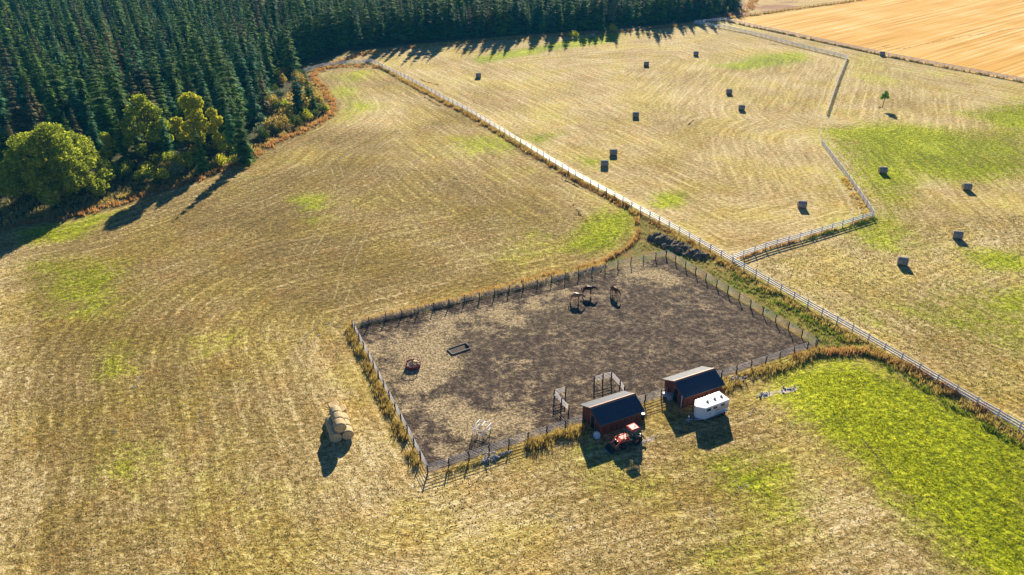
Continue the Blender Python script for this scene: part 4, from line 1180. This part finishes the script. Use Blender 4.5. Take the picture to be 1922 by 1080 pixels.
    m = MB(); m.prism([(-3.35, .62), (-3.42, .62), (-3.5, .1), (-4.05, .06), (-4.05, .10), (-3.55, .17)], 1.4)
    for s in (-1, 1): m.prism([(-3.36, .62), (-3.5, .08), (-4.05, .06), (-3.85, .35)], .03, Matrix.Translation((0, s * .70, 0)))
    b = m.build('bucket', M_TBLACK, root)
    m = MB(); m.box((-4.06, 0, .06), (.1, 1.42, .025)); m.build('cutting_edge', M_CHROME, b)
    # rear blade on the three-point hitch
    m = MB()
    for s in (-1, 1): m.tube([(.3, s * .35, .6), (1.15, s * .4, .55)], .04, 6)
    m.tube([(.3, 0, 1.1), (1.15, 0, .95)], .035, 6); m.tube([(1.15, -.4, .55), (1.15, 0, 1.0), (1.15, .4, .55)], .045, 6)
    m.build('hitch', M_TBLACK, root)
    m = MB()
    for k in range(7): m.tube([(1.2, -.9 + k * .3, .55), (1.5, -.9 + k * .3, .45), (1.45, -.9 + k * .3, .05)], .03, 5)
    m.box((1.2, 0, .56), (.09, 1.95, .09)); m.build('landscape_rake', simple("rusty_steel", (.16, .075, .035), .8), root)
tractor()

# ---------------------------------------------------------------- hay bales
def hay_mat(name, a, b):
    t = NT(name)
    p = t.n("TexCoord").outputs['Object']
    mp_ = t.n("Mapping", {'Vector': p}); mp_.inputs['Scale'].default_value = (.6, 3, 3)
    f = t.noise(mp_.outputs[0], 3.0, 4, .7)
    f2 = t.noise(p, 14.0, 3, .7)
    c = t.mix(t.ss(t.math('ADD', t.math('MULTIPLY', f, .6), t.math('MULTIPLY', f2, .4)), .36, .64), a, b)
    return t.done(c, .9, f2, .9, .04, spec=.1)
M_HAYSIDE = hay_mat("hay_wrap", (.36, .26, .12), (.70, .56, .32))
M_HAYDARK = hay_mat("weathered_hay", (.16, .14, .11), (.46, .42, .36))
M_HAYEND = hay_mat("hay_end", (.40, .25, .10), (.86, .66, .36))
def bale_meshes(seed, L, D, side, end):
    r = random.Random(seed); m = MB(); n = 30
    prof = [(-L / 2, .88), (-L / 2 + .07, .985), (-L / 2 + .2, 1.0), (0, .99), (L / 2 - .2, 1.0), (L / 2 - .07, .985), (L / 2, .88)]
    vs = []; rad = D / 2
    wob = [1 + r.uniform(-.02, .02) for _ in range(n)]
    for x, k in prof:
        for j in range(n):
            a = 2 * pi * j / n
            z = sin(a) * rad * k * wob[j]
            z = max(z, -rad * .93)
            vs.append((x + r.uniform(-.01, .01), cos(a) * rad * k * wob[j] * 1.02, z))
    fs = [(i * n + j, (i + 1) * n + j, (i + 1) * n + (j + 1) % n, i * n + (j + 1) % n) for i in range(len(prof) - 1) for j in range(n)]
    m.add(vs, fs, True); body = m.mesh('body', side)
    ends = []
    for s in (-1, 1):
        m = MB(); vs = [(s * (L / 2 + .0), 0, 0)]; fs = []
        rings = [.15, .3, .45, .6, .75, .88]
        for q, k in enumerate(rings):
            for j in range(n):
                a = 2 * pi * j / n
                vs.append((s * (L / 2 + (.025 if q % 2 == 0 else -.012)) if k < .85 else s * L / 2, cos(a) * rad * k * 1.02, max(sin(a) * rad * k, -rad * .93)))
        for j in range(n): fs.append((0, 1 + j, 1 + (j + 1) % n))
        for q in range(len(rings) - 1):
            for j in range(n): fs.append((1 + q * n + j, 1 + (q + 1) * n + j, 1 + (q + 1) * n + (j + 1) % n, 1 + q * n + (j + 1) % n))
        m.add(vs, fs, False); ends.append(m.mesh('end_face', end))
    return body, ends
BALES = [bale_meshes(s, 1.75, 1.6, M_HAYDARK, M_HAYSIDE) for s in range(3)]
STACKB = [bale_meshes(10 + s, 1.35, 1.5, M_HAYSIDE, M_HAYEND) for s in range(3)]
def bale(p, rz, me, label, group, rx=0.0, up=False):
    rad = .5 * (1.6 if me in BALES else 1.5) * .93
    root = empty('hay_bale', p, rz)
    if up: root.rotation_euler = (0, -pi / 2, rz)
    tag(root, label, 'hay bale', group)
    link('body', me[0], root, None, (rx, 0, 0))
    for e in me[1]: link('end_face', e, root, None, (rx, 0, 0))
    return root
NW = 'round bales scattered over the hay fields'
for i, (x, y, az, lab) in enumerate([
    (1134.5, 312.5, 0, 'round bale nearest the long white fence, lower of a close pair'),
    (1151, 291.5, 3, 'round bale just above its twin near the long white fence, upper of a close pair'),
    (1193, 220.5, -4, 'round bale alone in the middle of the far hay field'),
    (1213, 124, -12, 'round bale below the far shaded forest edge, left of a more distant one'),
    (1306, 104.5, -4, 'round bale standing farthest out toward the far white fence'),
    (898, 146, 4, 'round bale alone near the upper bend of the long white fence'),
    (1368, 176.5, -6, 'round bale below the far bright green patch, upper left of a pair'),
    (1391.5, 207, -10, 'round bale below the far bright green patch, lower right of a pair'),
    (1504.5, 390, -8, 'round bale above the branching white fence'),
    (1656, 325, -5, 'round bale on green grass beside the close-posted white fence'),
    (1813.5, 356.5, -8, 'round bale at the right, upper one of the dry part of the far field'),
    (1795.5, 447.5, -16, 'round bale with long shadow between upper bale and nearest bale at the right'),
    (1692.5, 497, -20, 'round bale nearest the viewer in the right-hand hay field'),
    (1112, 70.5, 0, 'round bale on bright grass at the very edge of the far forest shade'),
    (1655, 105, -12, 'round bale with a torn side standing against the far fence of the stubble field')]):
    p = G(x, y); me = BALES[i % 3]
    bale((p.x, p.y, .5 * 1.6 * .93), R(az), me, lab, NW)
# the stack: two rows below, one on top, two standing on end behind
ax = Vector((-.36, .93)).normalized(); sx_ = Vector((ax.y, -ax.x))
o0 = G(643.5, 829).xy + ax * .7
yaw = math.atan2(ax.y, ax.x)
SG = 'round bales of the pyramid stack'
rr0 = .75
for k in range(3):
    dep = ('front', 'middle', 'back')[k]
    for s in (-1, 1):
        p = o0 + ax * (k * 1.42) + sx_ * (s * .755)
        bale((p.x, p.y, rr0 * .93), yaw + random.uniform(-.05, .05), STACKB[(k + s) % 3], f'{dep} bale of the {"right" if s > 0 else "left"} ground row in the bale stack', SG)
    p = o0 + ax * (k * 1.42 + .12) + sx_ * random.uniform(-.06, .06)
    bale((p.x, p.y, rr0 * .93 + 1.30), yaw + random.uniform(-.06, .06), STACKB[k % 3], f'{dep} bale of the single top row in the bale stack', SG)
for k, (d, q, lab) in enumerate([(4.5, .85, 'bale standing on end right behind the stack, pale top with dark centre'), (5.75, .12, 'hindmost bale standing on end behind the stack, pale round top')]):
    p = o0 + ax * d + sx_ * q
    bale((p.x, p.y, 1.35 / 2), 0.3 * k, STACKB[k], lab, SG, up=True)
P_ = [G(x, y).xy for x, y in ((608, 790), (615, 775), (602, 770))]

# ---------------------------------------------------------------- horses
def horse(loc, rz, coat, mane, label, head_down=0.0, turn=0.0, scale=1.0, legshift=0.0):
    root = empty('horse', (loc.x, loc.y, 0), rz); root.scale = (scale * 1.08,) * 3; tag(root, label, 'horse')
    # forward +x ; joints (x,y,z), radius pair
    J, E, Rr = [], [], []
    def add(p, r, par=None):
        J.append(p); Rr.append(tuple(q * 1.12 for q in (r if isinstance(r, tuple) else (r, r))))
        if par is not None: E.append((par, len(J) - 1))
        return len(J) - 1
    croup = add((-.55, 0, 1.22), (.26, .28))
    loin = add((-.25, 0, 1.20), (.26, .29), croup)
    barrel_ = add((.05, 0, 1.14), (.28, .32), loin)
    girth = add((.34, 0, 1.16), (.26, .33), barrel_)
    chest = add((.60, 0, 1.20), (.20, .27), girth)
    nb = add((.78, turn * .04, 1.34 - head_down * .10), (.13, .20), chest)
    nm = add((1.00, turn * .14, 1.50 - head_down * .32), (.10, .15), nb)
    poll = add((1.20, turn * .28, 1.66 - head_down * .58), (.085, .11), nm)
    cheek = add((1.32, turn * .36, 1.60 - head_down * .66), (.09, .13), poll)
    nose = add((1.50, turn * .47, 1.42 - head_down * .72), (.06, .075), cheek)
    muz = add((1.60, turn * .52, 1.31 - head_down * .74), (.055, .06), nose)
    for s in (-1, 1):
        a = add((.50, s * .15, .98), (.12, .13), girth)
        b = add((.50, s * .16, .72), (.075, .085), a)
        c = add((.50 + legshift * s, s * .16, .44), (.05, .052), b)
        d = add((.50 + legshift * s, s * .16, .16), (.034, .036), c)
        e = add((.53 + legshift * s, s * .16, .05), (.052, .052), d)
        a = add((-.62, s * .14, 1.0), (.15, .19), croup)
        b = add((-.55, s * .17, .76), (.10, .13), a)
        c = add((-.74 + legshift * s, s * .17, .50), (.055, .062), b)
        d = add((-.72 + legshift * s, s * .17, .18), (.036, .038), c)
        e = add((-.69 + legshift * s, s * .17, .05), (.052, .052), d)
    me = bpy.data.meshes.new('body')
    me.from_pydata(J, E, [])
    o = bpy.data.objects.new('body_tmp', me); COL.objects.link(o)
    o.modifiers.new('skin', 'SKIN'); o.modifiers.new('sub', 'SUBSURF').levels = 2
    lay = me.skin_vertices[0] if me.skin_vertices else None
    for i, rad in enumerate(Rr):
        lay.data[i].radius = rad
        lay.data[i].use_root = (i == 2)
    bpy.context.view_layer.update()
    dg = bpy.context.evaluated_depsgraph_get()
    bm_ = bpy.data.meshes.new_from_object(o.evaluated_get(dg))
    bpy.data.objects.remove(o)
    bm_.name = 'body'; bm_.materials.clear(); bm_.materials.append(coat)
    for pl in bm_.polygons: pl.use_smooth = True
    link('body', bm_, root)
    m = MB(); m.tube([(-.80, 0, 1.25), (-.93, 0, 1.12), (-.95, 0, .85), (-.90, 0, .5)], [.045, .075, .085, .02], 8); m.build('tail', mane, root)
    m = MB()
    for i in range(7):
        u = i / 6; x = .66 + .54 * u; y = turn * .28 * u ** 1.5; z = 1.46 + .32 * u - head_down * .58 * u ** 1.2
        m.box((x, y, z), (.11, .05, .12), Matrix.Rotation(-.6 + head_down, 3, 'Y'))
    m.tube([(1.24, turn * .3, 1.75 - head_down * .6), (1.34, turn * .36, 1.66 - head_down * .64)], [.03, .02], 5)
    m.build('mane', mane, root)
    for s in (-1, 1):
        m = MB(); m.tube([(1.20, turn * .28 + s * .06, 1.72 - head_down * .58), (1.21, turn * .28 + s * .075, 1.86 - head_down * .58)], [.035, .006], 6); m.build('ear', coat, root)
        m = MB(); m.lathe([(0, -.02), (.02, 0), (0, .02)], 8, (1.36, turn * .40 + s * .085, 1.60 - head_down * .66)); m.build('eye', M_BLACK, root)
M_CHEST = simple("chestnut_coat", (.26, .085, .028), .5, .25, 3.0, spec=.1)
M_PALOM = simple("light_chestnut_coat", (.46, .24, .12), .5, .25, 3.0, spec=.35)
M_BAY = simple("dark_bay_coat", (.075, .022, .010), .45, .3, 3.0, spec=.1)
M_MANE_D = simple("black_mane", (.012, .010, .009), .7)
M_MANE_L = simple("blond_mane", (.58, .42, .22), .7)
horse(G(1079.5, 566), R(-8), M_PALOM, M_MANE_L, 'light chestnut horse, the palest of the three in the paddock', head_down=.75, turn=-.1, legshift=.05)
horse(G(1102.5, 553), R(-4), M_BAY, M_MANE_D, 'dark bay horse seen from the side behind the pale horse', head_down=.55, legshift=-.06)
horse(G(1152.5, 554), R(-62), M_CHEST, M_MANE_D, 'dark chestnut horse standing apart, its head lowered toward the viewer', head_down=.85, turn=.3, legshift=.04)

# ---------------------------------------------------------------- feeders and frames in the paddock
M_REDPIPE = simple("red_pipe", (.24, .03, .025), .5, .2, 3.0)
def ring_feeder():
    p = G(775.5, 687.5); root = empty('ring_feeder', (p.x, p.y, 0)); tag(root, 'round red hay feeder ring with dark hay left in it', 'feeder')
    r = 1.1; n = 32
    def ring(z, rad, nm='hoop'):
        m = MB(); m.tube([(cos(2 * pi * i / n) * r, sin(2 * pi * i / n) * r, z) for i in range(n + 1)], rad, 6, False); m.build(nm, M_REDPIPE, root)
    ring(.03, .03); ring(.50, .035); ring(1.05, .04)
    m = MB(); m.lathe([(r, .03), (r, .50), (r - .01, .50), (r - .01, .03)], n); m.build('skirt', M_REDPIPE, root)
    for i in range(12):
        a = 2 * pi * i / 12; m = MB(); m.tube([(cos(a) * r, sin(a) * r, .5), (cos(a) * r, sin(a) * r, 1.05)], .022, 5); m.build('bar', M_REDPIPE, root)
    g = random.Random(3); m = MB()
    vs = [(0, 0, .8)]; k = 16
    for q in (.35, .65, .93):
        for i in range(k):
            a = 2 * pi * i / k; vs.append((cos(a) * r * q, sin(a) * r * q, (.85 - .45 * q) * g.uniform(.6, 1.1)))
    fs = [(0, 1 + i, 1 + (i + 1) % k) for i in range(k)] + [(1 + q * k + i, 1 + (q + 1) * k + i, 1 + (q + 1) * k + (i + 1) % k, 1 + q * k + (i + 1) % k) for q in range(2) for i in range(k)]
    m.add(vs, fs); o = m.build('hay_heap', M_HAYSIDE, None, loc=(p.x + .1, p.y + .1, 0)); tag(o, 'heap of old hay inside the red feeder ring', 'hay')
ring_feeder()
def square_feeder():
    p = G(904, 812); root = empty('square_feeder', (p.x, p.y, 0), R(62)); tag(root, 'square feeder of white tube rails standing on straw near the front fence', 'feeder')
    s = .98; cs = [(-s, -s * .85), (s, -s * .85), (s, s * .85), (-s, s * .85)]
    for z in (.45, 1.12):
        for a, b in zip(cs, cs[1:] + cs[:1]):
            m = MB(); m.tube([(*a, z), (*b, z)], .035, 6); m.build('rail', M_WHITE, root)
    for c in cs:
        m = MB(); m.tube([(*c, 0), (*c, 1.14)], .05, 6); m.build('leg', M_WHITE, root)
    for a, b in zip(cs, cs[1:] + cs[:1]):
        for k in (.2, .4, .6, .8):
            m = MB(); x, y = a[0] + (b[0] - a[0]) * k, a[1] + (b[1] - a[1]) * k; m.tube([(x, y, .45), (x, y, 1.12)], .022, 5); m.build('bar', M_WHITE, root)
    m = MB(); m.tube([(-s, 0, 1.12), (s, 0, 1.12)], .04, 6); m.build('rail', M_WHITE, root)
    
square_feeder()
def low_frame():
    root_p = G(861, 656)
    a = ANG + R(6)
    root = empty('timber_frame', (root_p.x, root_p.y, 0), a); tag(root, 'low dark timber frame lying filled with soil in the paddock', 'frame')
    m = MB()
    L, W = 3.1, 1.7
    for s in (-1, 1): m.box((0, s * W / 2, .09), (L, .14, .18))
    for s in (-1, 1): m.box((s * L / 2, 0, .091), (.14, W - .15, .182))
    m.build('beam', M_GREYWOOD, root)
    m = MB(); m.box((0, 0, .03), (L - .15, W - .15, .06)); m.build('soil', simple("dark_soil", (.10, .075, .055), .95, .4, 3), root)
    m = MB(); m.box((L / 2 + .05, .1, .25), (.3, .9, .16), Matrix.Rotation(.25, 3, 'Y')); m.build('plank', M_POSTWOOD, root)
low_frame()

# manure mound, stones, hay remains, clods
def mound():
    pts = [G(x, y).xy for x, y in ((1228, 449), (1250, 455), (1272, 465), (1292, 474), (1306, 480))]
    g = np.random.default_rng(8)
    xx, yy = np.meshgrid(np.linspace(-12, 12, 96), np.linspace(-12, 12, 96))
    c = (pts[0] + pts[-1]) / 2
    gx, gy = xx + c.x, yy + c.y
    d = seg_dist(gx, gy, pts)
    w = 2.0 + .4 * np.sin(gx * .9) + .3 * np.sin(gy * 1.7)
    h = np.clip(1 - (d / w) ** 2, 0, 1) ** .8 * 1.0
    for f, am in ((1.3, .22), (2.7, .16), (5.1, .10)):
        h += np.where(h > .02, am * np.sin(gx * f + 2 * np.sin(gy * f * .7)) * np.sin(gy * f * 1.1 + g.uniform(0, 6)), 0)
    h += np.where(h > .05, g.normal(0, .06, h.shape), 0)
    h = np.where(d < w, np.maximum(h, .02), -.05)
    V = np.stack([xx.ravel(), yy.ravel(), h.ravel()], 1)
    n = 96; i, j = np.meshgrid(np.arange(n - 1), np.arange(n - 1))
    Q = np.stack([j * n + i, j * n + i + 1, (j + 1) * n + i + 1, (j + 1) * n + i], -1).reshape(-1, 4)
    Q = Q[(h.ravel()[Q] > -.01).any(1)]
    me = np_mesh('manure_mound', V, Q, simple("manure", (.085, .058, .036), .95, .5, 1.5, col2=(.30, .22, .13), bump=1.0, bdist=.1))
    tag(link('manure_mound', me, None, (c.x, c.y, 0)), 'long dark mound of manure behind the paddock corner, ringed by green weeds', 'mound')
    P = strip_points(pts, 2.2, 2.2, .3, 52)
    V, F, t = blades(P, 1.3, .12, 7, .2, 53)
    tag(link('dry_grass', np_mesh('dry_grass', V, F, M_OLIVE, t)), 'dry brown grass growing through the manure mound', 'grass', kind='stuff')
    P = strip_points(pts + [], 5.2, 2.5, 0, 50)
    dd = seg_dist(P[:, 0], P[:, 1], pts); P = P[(dd > 1.7) & (dd < 2.9)]
    V, F, t = blades(P, .5, .12, 7, .15, 51)
    tag(link('weeds', np_mesh('weeds', V, F, leafy("lush_weeds", (.03, .14, .012), (.14, .40, .03), trans=.4), t)), 'lush green weeds ringing the manure mound', 'grass', kind='stuff')
mound()
M_STONE = simple("pale_stone", (.52, .50, .50), .8, .3, 3.0, bump=.4, bdist=.03)
def stone_mesh(seed):
    g = random.Random(seed); bm = bmesh.new(); bmesh.ops.create_icosphere(bm, subdivisions=1, radius=1)
    for v in bm.verts: v.co *= g.uniform(.75, 1.15)
    for v in bm.verts: v.co.z *= .65
    me = bpy.data.meshes.new('stone'); bm.to_mesh(me); bm.free(); me.materials.append(M_STONE); return me
STM = [stone_mesh(s) for s in range(4)]
def stone_pile(x, y, n, spread, label, seed, smin=.14, smax=.32):
    g = random.Random(seed); p = G(x, y)
    root = empty('stone_pile', (p.x, p.y, 0), ANG); tag(root, label, 'stone pile')
    for i in range(n):
        s = g.uniform(smin, smax)
        link('stone', g.choice(STM), root, (g.gauss(0, spread[0]), g.gauss(0, spread[1]), s * .3 + (g.uniform(0, .25) if i > n * .6 else 0)), (g.uniform(0, 1), g.uniform(0, 1), g.uniform(0, 6)), (s, s * g.uniform(.7, 1.2), s))
stone_pile(921, 862, 34, (.75, .30), 'heap of pale stones under the front paddock fence', 1)
stone_pile(948, 852, 7, (.3, .15), 'few pale stones beside the heap under the front fence', 2)
stone_pile(1384, 712, 20, (.55, .30), 'heap of white stones by the fence just past the second shed', 3)
stone_pile(1432, 741, 16, (.8, .35), 'scattered white stones on bare soil beyond the trailer, left patch', 4, .08, .2)
stone_pile(1478, 731, 18, (.9, .35), 'scattered white stones on bare soil beyond the trailer, right patch', 5, .08, .22)
def clump_mesh(name, pts, w, h, mat, seed, label, cat, kind='stuff', dens=14):
    P = strip_points(pts, w, dens, 0, seed, fade=1.2)
    V, F, t = blades(P, h, .12, 4, .10, seed, lean=1.6)
    tag(link(name, np_mesh(name, V, F, mat, t)), label, cat, kind=kind)
M_WISP = leafy("bleached_hay", (.52, .44, .30), (.86, .80, .66), trans=.3)
wis = [((683, 293), (725, 264)), ((633, 302), (667, 280)), ((680, 283), (703, 268)), ((775, 307), (797, 290)), ((699, 247), (718, 230)), ((597, 311), (620, 303)), ((560, 391), (600, 374)),
       ((604, 385), (618, 379)), ((650, 205), (648, 212)), ((710, 310), (722, 303)), ((560, 655), (578, 625), (620, 605)), ((578, 655), (598, 630), (640, 612)), ((1180, 842), (1215, 828), (1240, 812)),
       ((246, 738), (262, 708)), ((395, 760), (410, 745)), ((375, 760), (378, 800)), ((53, 880), (50, 900)), ((213, 790), (216, 815)), ((490, 625), (500, 612)), ((1028, 968), (1078, 978)), ((1120, 890), (1150, 878)),
       ((1125, 990), (1150, 1010)), ((1476, 800), (1492, 790)), ((1380, 900), (1400, 940)), ((1395, 905), (1412, 935)), ((1330, 930), (1345, 1000)), ((800, 462), (830, 455)), ((1000, 400), (1030, 395)), ((1420, 765), (1400, 785))]
for i, w in enumerate(wis):
    clump_mesh('hay_wisp', line(w), .35, .14, M_WISP, 200 + i, 'thin bleached wisp of leftover hay on the mown field', 'hay', dens=16)
M_CLOD = leafy("dark_clods", (.035, .028, .022), (.10, .08, .055), trans=.05)
for i, w in enumerate([((1055, 337), (1075, 346), (1095, 358)), ((796, 183), (826, 200)), ((812, 345), (830, 334)), ((845, 330), (858, 338)), ((790, 150), (800, 155)), ((802, 155), (826, 160)), ((1292, 235), (1302, 227)), ((1112, 115), (1132, 112)), ((1443, 82), (1457, 85)), ((1085, 400), (1100, 416)), ((1075, 385), (1085, 398)), ((1430, 12), (1455, 12)), ((1486, 2), (1500, 3)), ((1578, 2), (1590, 2))]):
    clump_mesh('dark_furrow', line(w), .45, .18, M_CLOD, 300 + i, 'short dark streak of turned soil in the field', 'soil', dens=16)
g = np.random.default_rng(77)
P = []
for cx, cy, n in ((855, 950, 45), (865, 985, 22), (760, 955, 22), (830, 925, 14), (790, 1015, 8), (880, 930, 16)):
    c = G(cx, cy); P.append(np.stack([g.normal(c.x, 1.0, n), g.normal(c.y, .9, n)], 1))
P = np.concatenate(P); me_d = []
V, F = [], []
for x, y in P:
    b = len(V); s = g.uniform(.06, .14)
    V += [(x - s, y, 0), (x, y - s, 0), (x + s, y, 0), (x, y + s, 0), (x, y, s * .5)]; F += [(b, b + 1, b + 4), (b + 1, b + 2, b + 4), (b + 2, b + 3, b + 4), (b + 3, b, b + 4)]
tag(link('dung_piles', np_mesh('dung_piles', V, F, simple("dung", (.11, .085, .06), .95))), 'scattered dark dung lumps on the pale grass below the paddock corner', 'dung', kind='stuff')

# faint wheel tracks: thin sheets of flattened pale grass just above the field
def track_mat(name, c1, c2, thr):
    t = NT(name); p = t.n("NewGeometry").outputs['Position']
    f = t.noise(p, 1.3, 4, .7); f3 = t.noise(p, .25, 3, .6)
    c = t.mix(t.ss(t.noise(p, 4.0, 3, .7), .35, .65), c1, c2)
    t.done(c, .95, f, .8, .1, spec=.05)
    t.set(t.bsdf.inputs['Alpha'], t.ss(t.math('ADD', t.math('MULTIPLY', f, .7), t.math('MULTIPLY', f3, .5)), thr - .04, thr + .06))
    return t.m
M_TRACKP = track_mat("flattened_pale_grass", (.40, .32, .16), (.66, .56, .34), .53)
M_TRACKY = track_mat("yellowed_track", (.32, .24, .09), (.52, .41, .18), .575)
M_TRACKD = track_mat("dark_tyre_mark", (.05, .04, .03), (.14, .11, .08), .60)
def ribbon(pix, w, mat, z, gap=0.0):
    L = resample(line(pix), 1.5)
    for k in ((-gap / 2, gap / 2) if gap else (0,)):
        V, F = [], []
        for i, p in enumerate(L):
            d = (L[min(i + 1, len(L) - 1)] - L[max(i - 1, 0)]).normalized(); nn = Vector((-d.y, d.x))
            for s in (-1, 1):
                q = p + nn * (k + s * w / 2 * .7 * random.uniform(.6, 1.2)); V.append((q.x, q.y, z))
        F = [(2 * i, 2 * i + 1, 2 * i + 3, 2 * i + 2) for i in range(len(L) - 1)]
        tag(link('wheel_track', np_mesh('wheel_track', V, F, mat)), kind='structure')
for pix, w, mat, gap in [
    ([(1577, 110), (1560, 140), (1545, 180), (1531, 210), (1530, 222)], .5, M_TRACKP, 0), ([(1587, 108), (1572, 140), (1555, 180), (1541, 210), (1541, 225), (1546, 215)], .5, M_TRACKP, 0),
    ([(1603, 118), (1590, 150), (1570, 200), (1555, 230), (1550, 245)], .5, M_TRACKP, 0), ([(1540, 222), (1541, 240), (1538, 262), (1560, 300), (1590, 335), (1612, 375), (1613, 402)], .6, M_TRACKP, 0),
    ([(1556, 318), (1575, 345), (1590, 375), (1600, 395), (1595, 405)], .6, M_TRACKP, 0), ([(1552, 255), (1570, 280), (1590, 310), (1605, 330)], .4, M_TRACKP, 0),
    ([(1415, 480), (1412, 493), (1425, 505), (1450, 520), (1530, 560)], .8, M_TRACKP, 0),
    ([(720, 200), (750, 230), (763, 262), (760, 300), (740, 340), (715, 385), (690, 420)], .5, M_TRACKY, 2.2), ([(600, 262), (625, 300), (640, 345), (625, 390), (605, 430), (580, 470), (560, 520)], .5, M_TRACKY, 2.2),
    ([(160, 470), (205, 500), (240, 540), (268, 560)], .5, M_TRACKY, 0), ([(690, 420), (660, 480), (640, 560), (600, 620)], .5, M_TRACKY, 2.2),
    ([(855, 440), (880, 470), (930, 490)], .4, M_TRACKP, 0), ([(1060, 655), (1110, 650), (1140, 662), (1150, 675)], .3, M_TRACKD, 0),
    ([(1585, 780), (1600, 800), (1640, 850), (1680, 900)], .35, M_TRACKD, 0), ([(1670, 85), (1655, 88), (1690, 93), (1730, 84), (1800, 70), (1922, 52)], .9, M_TRACKD, 0)]:
    ribbon(pix, w, mat, .004 + .003 * random.random(), gap)
